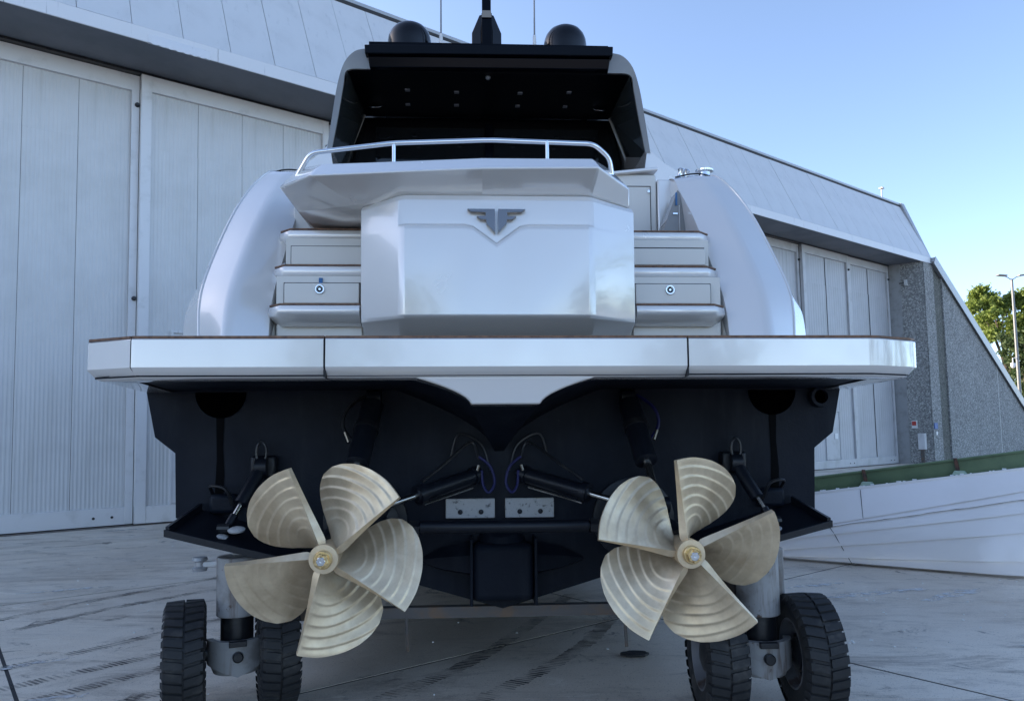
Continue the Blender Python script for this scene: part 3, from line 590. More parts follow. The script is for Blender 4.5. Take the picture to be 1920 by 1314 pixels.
# surface drives, rams, tie bar
PC = [(-1.017, 1.10), (.991, 1.095)]
for s, (px, pz) in zip((-1, 1), PC):
    d = empty('surface_drive', parent=yt); ang = 0
    lathe('thrust_tube', [(.24, 0), (.24, -.05), (.17, -.08), (.19, -.30), (.17, -.34), (.13, -.5), (.12, -.95), (.085, -1.12)], (px * .97, 1.31, pz + .04), (-(px * .03), 1.31, .03), M['navygloss'], d, n=28)
    lathe('mount_flange', [(.30, 0), (.30, -.03), (.26, -.04)], (px * .97, 1.30, pz + .05), (0, 1, 0), M['navygloss'], d, n=28)
    rings('skeg_fin', [[(px - .012, .75, pz - .08), (px + .012, .75, pz - .08), (px + .012, .3, pz - .06), (px - .012, .3, pz - .06)], [(px - .006, .6, pz - .36), (px + .006, .6, pz - .36), (px + .006, .40, pz - .34), (px - .006, .40, pz - .34)]], M['navygloss'], d)
    # trim ram
    a, b = Vector((s * .92, 1.22, 2.03)), Vector((px, .62, 1.30)); c = a.lerp(b, .62)
    tube('trim_cylinder', [a, a.lerp(b, .05), a.lerp(b, .06), c, c + (b - a) * .01], [.05, .05, .078, .078, .06], M['navygloss'], d, n=16)
    tube('trim_rod', [c, b], .03, M['steelrod'], d, n=12)
    lathe('clevis', [(.06, -.05), (.06, .05)], a, (1, 0, 0), M['navygloss'], d, n=14); lathe('clevis', [(.055, -.06), (.055, .06)], b, (1, 0, 0), M['navygloss'], d, n=14)
    lathe('boot_ring', [(.09, -.02), (.09, .02)], a.lerp(b, .3), (b - a), M['black'], d, n=16)
    hz = smooth_path([(s * 1.0, 1.26, 2.05), (s * 1.10, 1.16, 1.95), (s * 1.12, 1.12, 1.82), (s * 1.02, 1.08, 1.66), (s * 1.05, 1.1, 1.5), (s * 1.10, 1.1, 1.38)], 6)
    tube('hydraulic_hose', hz, .012, M['bluehose'] if s > 0 else M['black'], d, n=7)
    tube('hose_fitting', [(s * 1.105, 1.11, 1.79), (s * 1.075, 1.09, 1.72)], .014, M['fitting'], d, n=8)
    # steering ram
    a, b = Vector((s * .13 - .02, 1.22, 1.49)), Vector((s * .80, .72, 1.30)); r = empty('steering_ram', parent=yt)
    tube('ram_cylinder', [a, a.lerp(b, .02), a.lerp(b, .03), a.lerp(b, .66), a.lerp(b, .68)], [.03, .03, .055, .055, .04], M['navygloss'], r, n=14)
    lathe('gland', [(.07, -.025), (.07, .025)], a.lerp(b, .64), (b - a), M['navygloss'], r, n=14)
    lathe('gland', [(.066, -.02), (.066, .02)], a.lerp(b, .08), (b - a), M['navygloss'], r, n=14)
    tube('ram_rod', [a.lerp(b, .66), b], .021, M['steelrod'], r, n=12)
    off = Vector((0, -.05, -.075)); tube('position_rod', [a.lerp(b, .10) + off, a.lerp(b, .60) + off], .009, M['steelrod'], r, n=8)
    lathe('ball_joint', [(.02, -.05), (.055, -.03), (.065, 0), (.055, .03), (.02, .05)], b, (1, 0, 0), M['navygloss'], r, n=16)
    tube('ram_hose', smooth_path([a + Vector((s * .02, -.02, .1)), a + Vector((s * .08, 0, .22)), a.lerp(b, .4) + Vector((0, 0, .15)), a.lerp(b, .62) + Vector((0, 0, .08))], 7), .011, M['black'], r, n=7)
    tube('ram_hose', smooth_path([a + Vector((-s * .06, 0, .02)), a + Vector((0, .02, .2)), a + Vector((s * .16, .03, .28)), a + Vector((s * .22, .04, .12))], 7), .009, M['black'], r, n=7)
    tube('sensor_hose', smooth_path([a + Vector((s * .0, -.07, .02)), a + Vector((-s * .01, -.1, -.08)), a + Vector((-s * .05, -.12, -.13)), a + Vector((-s * .09, -.1, -.06)), a + Vector((-s * .06, -.08, .05)), a + Vector((s * .02, -.08, .12))], 7), .010, M['bluehose'], r, n=8)
    tube('hose_fitting', [a + Vector((s * .05, -.08, -.03)), a + Vector((s * .02, -.08, .06))], .011, M['fitting'], r, n=8)
    tube('steering_arm', [b + Vector((s * .02, 0, -.02)), (px * .93, .75, pz + .06)], [.05, .07], M['navygloss'], r, n=10)
tb = empty('tie_bar', parent=yt)
tube('bar', [(-.56, .84, 1.155), (.56, .84, 1.15)], .042, M['navygloss'], tb, n=16); tube('bar_end', [(-.9, .84, 1.155), (.9, .84, 1.15)], .026, M['navygloss'], tb, n=12)
for x in (-.60, .60): lathe('lock_nut', [(.052, -.03), (.052, .03)], (x, .84, 1.152), (1, 0, 0), M['black'], tb, n=6, smooth=20); lathe('clamp', [(.045, -.018), (.045, .018)], (x * 1.12, .84, 1.152), (1, 0, 0), M['black'], tb, n=12)

# propellers: five cleaver blades, straight thick trailing edges
OUT = [(0.16, 0), (0.16, 0)]
def blade_mesh(sgn):
    Rm = .53; r0 = .068; nr, nt = 110, 44; V = []; F = []
    pts = [(.125, 52), (.2, 59), (.3, 63), (.45, 65), (.6, 64), (.72, 61.5), (.83, 57), (.91, 50), (.955, 43), (.985, 35), (1.0, 25), (1.003, 12), (.985, 0)]   # leading outline (r/R, degrees)
    # each "row" runs from the trailing edge (u=0) to the outline point
    def lead(r):
        for (a, ta), (b, tb_) in zip(pts, pts[1:]):
            if a <= r <= b: return ta + (tb_ - ta) * (r - a) / (b - a)
        return 0
    def rmax(th):
        best = .985
        for (a, ta), (b, tb_) in zip(pts[6:], pts[7:]):
            if tb_ <= th <= ta: best = b + (a - b) * (th - tb_) / (ta - tb_)
        return best
    def surf(rr, th, back):
        rad = R_(th); r = rr * Rm
        y = .205 * rad + .02 * (1 - math.cos(rad * 1.6)) - .03 * rr * rr
        q0 = R_(31); dd = math.hypot(rr * math.cos(rad) - .23 * math.cos(q0), rr * math.sin(rad) - .23 * math.sin(q0))
        ring = dd * 9.4 + .10 * math.sin(rad * 7 + rr * 5) + .3; fr = ring - math.floor(ring)
        taper = min(1, th / 5) * min(1, max(0, (1 - rr) / .05 + .1)) * min(1, max(0, (rr - .27) / .14))
        if not back: y -= .0055 * ((fr / .72) ** 1.5 if fr < .72 else .5 + .5 * math.cos(math.pi * (fr - .72) / .28)) * taper
        if back:
            th_max = .050 - .022 * rr; tl = max(.004, th_max * (1 - (th / max(12, lead(min(rr, .9)) + 4)) ** .8)); phi = math.atan2(.205, max(r, .12))
            y += tl * math.cos(phi); rad -= tl * math.sin(phi) / max(r, .1)
        return (math.cos(rad * sgn) * r, y, math.sin(rad * sgn) * r)
    def trail(v): return (r0 / Rm + (.985 - r0 / Rm) * v, 0.0)
    def leadc(v): rr = r0 / Rm + (.91 - r0 / Rm) * v; return (rr, lead(max(.125, rr)))
    def root(u): return (r0 / Rm, 52.0 * u)
    def topc(u): th = 50.0 * u; return (rmax(th), th)
    c00, c10, c01, c11 = trail(0), leadc(0), trail(1), leadc(1)
    for back in (0, 1):
        for i in range(nr + 1):
            v = i / nr
            for j in range(nt + 1):
                u = j / nt
                q = [(1 - v) * root(u)[k] + v * topc(u)[k] + (1 - u) * trail(v)[k] + u * leadc(v)[k]
                     - ((1 - u) * (1 - v) * c00[k] + u * (1 - v) * c10[k] + (1 - u) * v * c01[k] + u * v * c11[k]) for k in (0, 1)]
                V.append(surf(q[0], q[1], back))
    W = nt + 1; S = (nr + 1) * W
    for b in (0, 1):
        for i in range(nr):
            for j in range(nt):
                q = (b * S + i * W + j, b * S + i * W + j + 1, b * S + (i + 1) * W + j + 1, b * S + (i + 1) * W + j); F.append(q)
    for i in range(nr):
        for j in (0, nt): F.append((i * W + j, (i + 1) * W + j, S + (i + 1) * W + j, S + i * W + j))
    for j in range(nt):
        for i in (0, nr): F.append((i * W + j, i * W + j + 1, S + i * W + j + 1, S + i * W + j))
    return mesh_data('blade', V, F, 38)
for s, (px, pz), tip0, lab in ((1, PC[0], 111, 0), (-1, PC[1], 98, 1)):
    pr = empty('propeller', (px, -.05, pz), (R_(1.5), 0, 0), yt)
    me = blade_mesh(1 if s > 0 else -1); me.materials.append(M['bronze'])
    for k in range(5):
        a = tip0 + 72 * k
        put('blade', me, None, pr, rot=(0, -R_(a), 0))
    lathe('hub', [(.066, .26), (.072, .2), (.079, .05), (.080, -.015), (.078, -.022), (.052, -.024)], (0, 0, 0), (0, 1, 0), M['bronze'], pr, n=48)
    nt_ = lathe('hub_nut', [(.050, .0), (.050, -.035), (.046, -.040), (.030, -.041)], (0, 0, -.0), (0, 1, 0), M['gold'], pr, n=32, loc=(0, -.012, 0))
    lathe('castle_nut', [(.041, -.03), (.041, -.075), (.036, -.082), (.026, -.083)], (0, 0, 0), (0, 1, 0), M['gold'], pr, n=6, smooth=20)
    for k in range(6):
        a = math.pi * (k + .5) / 3; ca, sa = math.cos(a), math.sin(a)
        q = [(ca * r - sa * t, y, sa * r + ca * t) for r in (.0235, .0375) for t in (-.006, .006) for y in (-.081, -.100)]
        obj('nut_castellation', q, BF, M['gold'], pr, bevel=.0015)
    lathe('shaft_end', [(.024, -.06), (.024, -.092), (.021, -.095), (.006, -.095), (.005, -.085), (.001, -.085)], (0, 0, 0), (0, 1, 0), M['chrome'], pr, n=24)

# trim tabs
for s in (-1, 1):
    t = empty('trim_tab', parent=yt)
    A, B_, C_, D_ = Vector((s * 2.16, 1.27, 1.235)), Vector((s * 1.36, 1.27, 1.0)), Vector((s * 1.40, .72, .945)), Vector((s * 2.17, .72, 1.135))
    up_ = Vector((0, 0, .022))
    rings('tab_plate', [[A, B_, C_, D_], [A + up_, B_ + up_, C_ + up_, D_ + up_]], M['navygloss'], t, bevel=.004)
    e = Vector((0, -.02, .045)); rings('tab_lip', [[D_, C_, C_ + Vector((0, -.025, 0)), D_ + Vector((0, -.025, 0))], [D_ + Vector((0, 0, .045)), C_ + Vector((0, 0, .045)), C_ + Vector((0, -.025, .045)), D_ + Vector((0, -.025, .045))]], M['navygloss'], t, bevel=.003)
    si = Vector((-s * .025, 0, 0)); rings('tab_lip', [[A, D_, D_ + si, A + si], [p + Vector((0, 0, .06)) for p in (A, D_, D_ + si, A + si)]], M['navygloss'], t, bevel=.003)
    a, b = Vector((s * 1.70, 1.20, 1.55)), Vector((s * 1.86, .90, 1.13)); c = a.lerp(b, .58)
    tube('tab_cylinder', [a, a.lerp(b, .05), a.lerp(b, .06), c, c.lerp(b, .03)], [.03, .03, .046, .046, .03], M['navygloss'], t, n=14); tube('tab_rod', [c, c.lerp(b, .45)], .016, M['steelrod'], t, n=10)
    tube('rod_sleeve', [c.lerp(b, .4), b], .028, M['navygloss'], t, n=12)
    lathe('pivot', [(.07, -.04), (.07, .04)], a, (1, 0, 0), M['navygloss'], t, n=14); box('pivot_base', s * 1.7 - .09, s * 1.7 + .09, 1.2, 1.299, 1.47, 1.63, M['navygloss'], t, bevel=.02)
    hp = [a + Vector((math.cos(q) * .035, -.03, .10 + math.sin(q) * .075)) for q in [2 * math.pi * k / 16 for k in range(17)]]
    tube('hose_loop', hp, .009, M['black'], t, n=7)
    for k in range(2):
        p = b + Vector((s * (.02 - .11 * k), -.03, -.03 + .05 * k)); lathe('tab_anode', [(.02, -.012), (.052, -.006), (.056, .004), (.04, .014), (.015, .017)], p, (0, -.25, 1), M['anode'], t, n=18)
    box('hinge_block', s * 1.98 - .10, s * 1.98 + .10, 1.22, 1.299, 1.22, 1.36, M['navy'], t, bevel=.03)
    tube('hinge_pipe', smooth_path([(s * 2.06, 1.26, 1.36), (s * 2.05, 1.18, 1.42), (s * 1.94, 1.16, 1.40), (s * 1.90, 1.2, 1.28)], 5), .012, M['black'], t, n=7)
    tube('clevis', [b + Vector((-.04, 0, .03)), b + Vector((.04, 0, .03))], .03, M['black'], t, n=10)

# garage door block
gd = empty('garage_door', parent=yt)
DX = [-.66, -.262, -.205, -.047, .110, .168, .575]                       # columns across the front face; the middle three dip under the emblem
DV = [0, 0, .012, .128, .012, 0, 0]
def drow(zf, yf, ye, zo, yo, xo0, xo1, dip=0.0, xe0=-.705, xe1=.618):
    ze = (zf * 3 + zo) / 4
    return ([(xo0, 1.9, zo), (xo0, yo, zo), (xe0, ye, ze)] + [(x, yf, zf - dip * v) for x, v in zip(DX, DV)] + [(xe1, ye, ze), (xo1, yo, zo), (xo1, 1.9, zo)])
rings('door_shell', [drow(2.325, .99, .99, 2.325, 1.1, -.92, .86), drow(2.435, .925, .935, 2.435, 1.05, -.955, .90), drow(2.535, .735, .757, 2.54, .955, -.977, .932), drow(2.556, .717, .748, 2.57, .95, -.98, .933),
                     drow(3.140, .716, .746, 3.13, .95, -.983, .934, 1.0), drow(3.165, .728, .7475, 3.15, .95, -.983, .934, 1.0), drow(3.176, .749, .7495, 3.16, .95, -.983, .934, 1.0),
                     drow(3.345, .752, .757, 3.325, .955, -.985, .935), drow(3.385, .78, .785, 3.36, .985, -.98, .93), drow(3.395, .90, .90, 3.38, 1.05, -.97, .92), drow(3.55, .95, .95, 3.5, 1.1, -.97, .92)], M['gel'], gd, closed=False, caps=False, bevel=.010, seg=3)
sc_ = .00352 / 10.667
def emb(side):
    E_ = [(355, 190), (915, 188), (925, 690), (745, 495), (735, 410), (620, 405), (545, 338), (725, 335), (730, 262), (430, 250)]
    pp = [(-.047 + side * (x - 950) * sc_, 3.272 - (z - 190) * sc_) for x, z in E_]
    o = prism('emblem', pp, 'y', .712, .7505, M['darkchrome'], gd, bevel=.0015)
for s in (1, -1): emb(s)
box('tape_patch', -.63, -.43, .965, .9745, 2.355, 2.39, M['blue'], gd)

# overhanging settee back above the door
sb = empty('stern_settee', parent=yt)
cr = [(-1.57, 1.15, 3.555), (-1.555, .98, 3.495), (-1.27, .63, 3.462), (-.143, .60, 3.513), (.638, .63, 3.538), (.915, .98, 3.51), (.93, 1.15, 3.56)]
tp = [(-1.50, 1.25, 3.72), (-1.47, 1.15, 3.69), (-1.235, .80, 3.60), (-.142, .77, 3.645), (.62, .80, 3.66), (.80, 1.15, 3.72), (.81, 1.25, 3.73)]
bt = [(-1.50, 1.4, 3.43), (-1.49, 1.25, 3.405), (-1.02, .93, 3.36), (-.14, .80, 3.388), (.60, .80, 3.392), (.91, .96, 3.365), (.92, 1.3, 3.42)]
bk = [(-1.45, 1.9, 3.74), (-1.42, 1.9, 3.74), (-1.2, 1.9, 3.68), (-.14, 1.9, 3.68), (.6, 1.9, 3.68), (.78, 1.9, 3.74), (.8, 1.9, 3.74)]
bb = [(x, 1.9, 3.36) for x, _, _ in bk]
rings('settee_shell', [bb, bt, cr, tp, bk], M['gel'], sb, closed=False, caps=False, bevel=.014, seg=3, sharp=9)
box('cushion', -1.35, .7, 1.15, 1.85, 3.60, 3.66, M['gel2'], sb, bevel=.02)
rl_ = empty('stern_rail', parent=yt)
RP = [Vector(p) for p in ((-1.455, 1.02, 3.57), (-1.335, .95, 3.735), (-.75, .92, 3.80), (-.08, .92, 3.83), (.655, .93, 3.815), (.775, .985, 3.735), (.80, 1.02, 3.60))]
rpts = [RP[0]]
for k in range(1, 6):
    p0, p1, p2 = RP[k - 1], RP[k], RP[k + 1]; a_, b_ = p1 + (p0 - p1).normalized() * .05, p1 + (p2 - p1).normalized() * .05
    rpts += [a_, a_ * .5625 + p1 * .375 + b_ * .0625, a_ * .25 + p1 * .5 + b_ * .25, a_ * .0625 + p1 * .375 + b_ * .5625, b_]
tube('handrail', rpts + [RP[-1]], .0165, M['chrome'], rl_, n=12)
for x, z in ((-.755, 3.80), (.32, 3.825)): tube('stanchion', [(x, .92, z - .22), (x, .92, z)], .013, M['chrome'], rl_, n=12)

# stairs on both sides
def stair(s, xi, xo):
    st = empty('stern_stair', parent=yt)
    X = lambda a: s * a
    prof = [(1.12, 2.31), (1.12, 2.56), (1.12, 2.90), (1.37, 2.90), (1.37, 3.24), (1.62, 3.24), (1.62, 3.31), (2.4, 3.31), (2.4, 2.31)]
    rings('stair_body', [[(X(xi - .02), y, z) for y, z in prof], [(X(1.60), y, z) for y, z in prof]], M['gel2'], st)
    for k, (y, z, xo_) in enumerate(((.95, 2.665, xo), (1.2, 2.995, xo + .035), (1.45, 3.33, xo + .06))):
        def pl(d, e): return [(X(xi), y + d), (X(xo_ - .10), y + d), (X(xo_ - e), y + .09 + d), (X(xo_ - e), y + .42), (X(xi), y + .42)]
        c = [(1, .04), (0, 0), (.0, .0), (.045, .03), (.09, .07)]
        rs = []
        for (d, e), zz in zip(((.008, .006), (0, 0), (-.004, -.002), (0.010, 0.006), (.050, .03), (.085, .05), (.10, .06)), (z - .002, z - .010, z - .055, z - .072, z - .108, z - .132, z - .137)):
            rs.append([(a, b, zz) for a, b in pl(d, e)])
        rings('tread', rs, M['gel'], st, smooth=48)
        q = pl(.004, .003); prism('teak_tread', q, 'z', z, z + .011, M['teak'], st)
        if k < 2:
            y2 = y + .17; za, zb = ((2.70, 2.845), (3.035, 3.175))[k]; xa, xb = xi + .025, (1.52, 1.56)[k] if s > 0 else (1.54, 1.555)[k]
            x0, x1 = sorted((X(xa), X(xb)))
            box('drawer_gap', x0 - .008, x1 + .008, y2 - .006, y2 + .004, za - .008, zb + .008, M['gap'], st)
            tilt = (s > 0 and k == 1)
            d = box('drawer', x0, x1, -.022, 0.0, za, zb - (.012 if tilt else 0), M['gel2'], st, bevel=.006)
            d.location = (0, y2 - .006 - (.03 if tilt else 0), 0)
            if k == 0:
                xc = (X(1.29) if s < 0 else X(1.22))
                l = lathe('latch', [(.034, 0), (.036, -.006), (.032, -.012), (.025, -.012), (.022, -.006), (.012, -.005), (.008, -.012), (.002, -.012)], (xc, y2 - .028, 2.80), (0, 1, 0), M['chrome'], st, n=28)
                lathe('latch_core', [(.021, -.0065), (.0, -.0066)], (xc, y2 - .028, 2.80), (0, 1, 0), M['gap'], st, n=20, caps=False)
            for zz in (zb - .13,):
                lathe('step_light', [(.012, 0), (.012, -.006)], (X(xo_ - .03), y2 + .1, za + .03), (s, 0, 0), M['chrome'], st, n=12)
    box('lower_riser', *sorted((X(xi), X(1.585))), 1.085, 1.115, 2.326, 2.56, M['gel2'], st, bevel=.006)
    # outer cheek beside the treads
    obj('stair_cheek', [(X(1.605), .93, 2.31), (X(1.605), 2.4, 2.31), (X(1.605), 2.4, 3.34), (X(1.605), 1.6, 3.34)], [(0, 1, 2, 3)], M['gel2'], st)
    return st
stL = stair(-1, .99, 1.63); stR = stair(1, .945, 1.60)
box('tape_patch', -1.30, -1.275, 1.105, 1.1195, 2.845, 2.885, M['blue'], stL)
box('landing_wall', -1.64, -1.0, 1.75, 1.8, 3.32, 3.7, M['gel2'], stL, bevel=.01)

# starboard boarding gate, cockpit deck and lockers
gt = empty('boarding_gate', parent=yt)
box('gate_leaf', 1.02, 1.45, 2.32, 2.38, 3.36, 4.10, M['gel2'], gt, bevel=.015)
rings('gate_cap', [[(1.0, 2.28, 4.075), (1.0, 2.42, 4.075), (1.0, 2.42, 4.11), (1.0, 2.28, 4.11)], [(1.46, 2.28, 4.125), (1.46, 2.42, 4.125), (1.46, 2.42, 4.16), (1.46, 2.28, 4.16)]], M['gel'], gt, bevel=.012)
for bx in ((1.39, 1.396, 3.40, 3.985), (1.10, 1.396, 3.985, 3.991)): box('gate_gap', bx[0], bx[1], 2.316, 2.322, bx[2], bx[3], M['gap'], gt)
box('gate_latch', 1.365, 1.388, 2.305, 2.319, 3.925, 3.955, M['chrome'], gt, bevel=.003)
box('gate_post', 1.455, 1.60, 2.30, 2.6, 3.30, 4.05, M['gel'], gt, bevel=.015)
prism('locker', [(1.36, 3.335), (1.74, 3.335), (1.62, 3.75), (1.56, 3.86)], 'y', 2.02, 2.24, M['grey'], gt, bevel=.006)
box('locker_seam', 1.565, 1.569, 2.010, 2.018, 3.35, 3.72, M['sign'], gt); box('locker_latch', 1.51, 1.55, 2.006, 2.018, 3.64, 3.652, M['chrome'], gt)
box('tape_patch', 1.535, 1.55, 2.008, 2.018, 3.72, 3.83, M['blue'], gt)
box('cockpit_deck', -1.9, 1.9, 1.95, 6.0, 3.20, 3.32, M['teak'], yt)
# mooring fittings on the starboard wing
cl = empty('mooring_fairlead', parent=yt)
for k, x in enumerate((1.665, 1.715)): lathe('roller', [(.03, 0), (.02, .02), (.02, .07), (.034, .09), (.03, .10)], (x, 2.36 + k * .02, 4.07), (.35, 0, 1), M['chrome'], cl, n=16)
bo = lathe('mooring_bollard', [(.055, 0), (.05, .02), (.05, .075), (.078, .085), (.08, .10), (.06, .108), (.01, .11)], (1.90, 2.34, 4.05), (0, 0, 1), M['chrome'], yt, n=24)

# superstructure and hardtop
ss = empty('superstructure', parent=yt)
for s in (-1, 1):
    rings('side_coaming', [[(s * x, y, z) for x, z in ((1.60, 3.5), (1.84, 5.12), (1.90, 5.05), (2.02, 4.93), (2.2, 4.82), (2.32, 4.2), (2.32, 3.5))] for y in (4.22, 7, 11)], M['gel'], ss, smooth=25)
    sec = [(1.42, 6.235), (1.56, 6.20), (1.68, 6.06), (1.755, 5.80), (1.81, 5.44), (1.865, 5.04)]
    inn = [(1.385, 6.0), (1.44, 6.0), (1.65, 5.98), (1.69, 5.80), (1.745, 5.44), (1.815, 5.04)]
    so = smooth_path([(s * x, 4.2, z) for x, z in sec], 4); si_ = smooth_path([(s * x, 4.22, z) for x, z in inn], 4)
    rings('arch_pillar', [[p + Vector((0, 5.0, 0)) for p in so], so, si_, [p + Vector((0, .03, 0)) for p in si_]], M['grey'], ss, closed=False, caps=False, smooth=40)
    # inner smoked side screen
    obj('side_screen', [(s * 1.645, 4.26, 5.985), (s * 1.615, 5.4, 5.97), (s * 1.87, 5.4, 5.28), (s * 1.89, 4.9, 4.75), (s * 1.86, 4.26, 5.03)], [(0, 1, 2, 3, 4)], M['smoke'], ss)
    tube('screen_trim', [(s * 1.61, 5.38, 5.96), (s * 1.86, 5.38, 5.29), (s * 1.98, 5.38, 4.9)], .012, M['grey'], ss, n=6)
    obj('side_window', [(s * 1.63, 5.42, 5.95), (s * 1.63, 9, 5.95), (s * 1.9, 9, 4.6), (s * 1.9, 5.42, 4.6)], [(0, 1, 2, 3)], M['tint'], ss)
    obj('bronze_panel', [(s * 1.72, 4.9, 4.55), (s * 1.95, 4.7, 4.75), (s * 2.0, 4.45, 4.45), (s * 1.8, 4.5, 4.35)], [(0, 1, 2, 3)], M['mirrorgold'], ss)
rings('roof_shell', [[(-1.42, y, 6.235), (1.42, y, 6.235), (1.42, y, 6.40), (-1.42, y, 6.40)] for y in (4.35, 9.5)], M['gloss'], ss)
rings('visor', [[(-1.385, 4.17, 6.0), (-1.40, 4.14, 6.11), (1.40, 4.14, 6.13), (1.385, 4.17, 6.02)], [(-1.385, 4.5, 6.0), (-1.40, 4.5, 6.12), (1.40, 4.5, 6.14), (1.385, 4.5, 6.02)]], M['gloss'], ss, bevel=.008)
rings('visor_cap', [[(-1.43, 4.10, 6.125), (-1.435, 4.09, 6.225), (1.43, 4.09, 6.255), (1.425, 4.10, 6.145)], [(-1.43, 4.6, 6.13), (-1.435, 4.6, 6.25), (1.43, 4.6, 6.28), (1.425, 4.6, 6.15)]], M['gloss'], ss, bevel=.01)
box('ceiling', -1.66, 1.66, 4.26, 5.5, 5.998, 6.05, M['ceil'], ss)
for (x, y) in ((-1.0, 4.72), (-.40, 4.76), (.385, 4.76), (.99, 4.72), (-1.03, 5.12), (-.41, 5.12), (.375, 5.12), (.99, 5.12)):
    box('spotlight', x - .03, x + .03, y - .03, y + .03, 5.985, 5.9975, M['light'], ss, bevel=.003)
for x in (-1.45, 1.45): tube('grab_handle', smooth_path([(x - .09, 5.15, 5.99), (x - .05, 5.13, 5.96), (x + .05, 5.13, 5.96), (x + .09, 5.15, 5.99)], 4), .008, M['chrome'], ss, n=8)
lathe('ceiling_camera', [(.03, 0), (.03, -.02), (.015, -.035)], (-.02, 4.36, 5.997), (0, 0, 1), M['light'], ss, n=14)
# saloon front with two glass doors
for x0, x1 in ((-1.5, -.045), (.075, 1.5)): box('glass_door', x0, x1, 5.62, 5.64, 3.4, 5.9, M['tint'], ss)
box('door_mullion', -.04, .07, 5.58, 5.66, 3.33, 5.95, M['gloss'], ss, bevel=.005); box('saloon_bulkhead', -1.9, 1.9, 5.66, 5.72, 3.33, 6.05, M['ceil'], ss)
# roof gear
for x in (-.985, .965):
    lathe('satellite_dome', [(.262, -.25), (.268, 0), (.27, .06), (.262, .12), (.24, .18), (.20, .235), (.14, .275), (.07, .298), (.005, .305)], (x, 4.85, 6.60), (0, 0, 1), M['dome'], yt, n=40, smooth=60)
ms = empty('radar_mast', parent=yt)
for s in (-1, 1):
    rings('mast_cheek', [[(-.025 + s * .07, 4.75, 6.42), (-.025 + s * .185, 4.8, 6.42), (-.025 + s * .185, 5.25, 6.42), (-.025 + s * .07, 5.25, 6.42)], [(-.025 + s * .07, 4.75, 6.78), (-.025 + s * .185, 4.8, 6.78), (-.025 + s * .185, 5.25, 6.78), (-.025 + s * .07, 5.25, 6.78)],
                          [(-.025 + s * .05, 4.75, 7.0), (-.025 + s * .09, 4.78, 7.0), (-.025 + s * .09, 5.2, 7.0), (-.025 + s * .05, 5.2, 7.0)]], M['dome'], ms, bevel=.006)
box('mast_core', -.088, .040, 4.72, 5.2, 6.42, 7.0, M['gloss'], ms, bevel=.006)
obj('mast_mirror', [(-.085, 4.70, 6.93), (.035, 4.70, 6.93), (.03, 4.72, 7.03), (-.08, 4.72, 7.03)], [(0, 1, 2, 3)], M['mirrorgold'], ms)
box('mast_post', -.082, .030, 4.78, 4.9, 7.0, 8.2, M['gloss'], ms, bevel=.006)
for x in (-.585, .56):
    an = empty('whip_antenna', parent=yt); tube('whip', [(x, 4.62, 6.62), (x * 1.0, 4.6, 7.2), (x * 1.02, 4.6, 9)], [.011, .009, .006], M['grey'], an, n=8)
    tube('antenna_base', [(x, 4.62, 6.38), (x, 4.62, 6.66)], [.03, .02], M['sign'], an, n=10)
# ------------------------------------------------------------------ wheeled boat transporter
tp_ = empty('boat_transporter', (0, 5.0, 0)); tag(tp_, 'grey wheeled boat transporter with knobbly black tyres under the yacht stern', 'boat transporter')
RT, WT = .365, .215
def tyre_mesh():
    m = Multi(); n = 72
    prof = [(-.5, .56), (-.56, .62), (-.60, .72), (-.58, .84), (-.53, .92), (-.47, .952), (0, .958), (.47, .952), (.53, .92), (.58, .84), (.60, .72), (.56, .62), (.5, .56)]
    rs = []
    for k in range(n):
        a = 2 * math.pi * k / n; rs.append([(x * WT * .95, math.cos(a) * r * RT, math.sin(a) * r * RT) for x, r in prof])
    rs.append(rs[0]); m.rings(rs, caps=False)
    nl = 34
    for row in (-1, 1):
        for k in range(nl):
            a0 = 2 * math.pi * (k + (.5 if row > 0 else 0)) / nl; da = 2 * math.pi / nl * .39
            sk = .03
            def P(x, a, r): return (x * WT, math.cos(a) * r * RT, math.sin(a) * r * RT)
            ins, outx = row * .03, row * .54
            V = [P(ins, a0 - da + sk, .95), P(outx, a0 - da - sk, .92), P(outx, a0 + da - sk, .92), P(ins, a0 + da + sk, .95),
                 P(ins, a0 - da * .85 + sk, 1.0), P(outx * .96, a0 - da * .85 - sk, .985), P(outx * .96, a0 + da * .85 - sk, .985), P(ins, a0 + da * .85 + sk, 1.0),
                 P(row * .60, a0 - da * .8 - sk, .86), P(row * .60, a0 + da * .8 - sk, .86)]
            m.add(V, [(0, 1, 5, 4), (1, 2, 6, 5), (2, 3, 7, 6), (3, 0, 4, 7), (4, 5, 6, 7), (5, 6, 9, 8), (1, 5, 8), (2, 9, 6)])
    return mesh_data('tyre', m.v, m.f, 35)
tyre_me = tyre_mesh(); tyre_me.materials.append(M['rubber'])
def wheel(x, y, yaw, side):
    w_ = empty('wheel', (x, y - 5.0, RT), (0, 0, yaw), tp_)
    put('tyre', tyre_me, None, w_, rot=(random.uniform(0, 6), 0, 0))
    for s in (-1, 1):
        lathe('rim', [(.57 * RT, .46 * WT), (.585 * RT, .50 * WT), (.55 * RT, .505 * WT), (.525 * RT, .42 * WT), (.50 * RT, .22 * WT), (.40 * RT, .16 * WT), (.25 * RT, .2 * WT), (.01, .2 * WT)], (0, 0, 0), (s, 0, 0), M['rim'], w_, n=36, caps=False)
        lathe('wheel_hub', [(.10, .15 * WT), (.10, .36 * WT), (.06, .42 * WT), (.01, .42 * WT)], (0, 0, 0), (s, 0, 0), M['black'], w_, n=18)
        mb = Multi()
        for k in range(8):
            a = 2 * math.pi * k / 8; mb.lathe([(.012, .15 * WT), (.012, .27 * WT)], (0, math.cos(a) * .125, math.sin(a) * .125), (s, 0, 0), 6)
        tag(mb.build('wheel_nuts', M['black'], w_), kind='stuff')
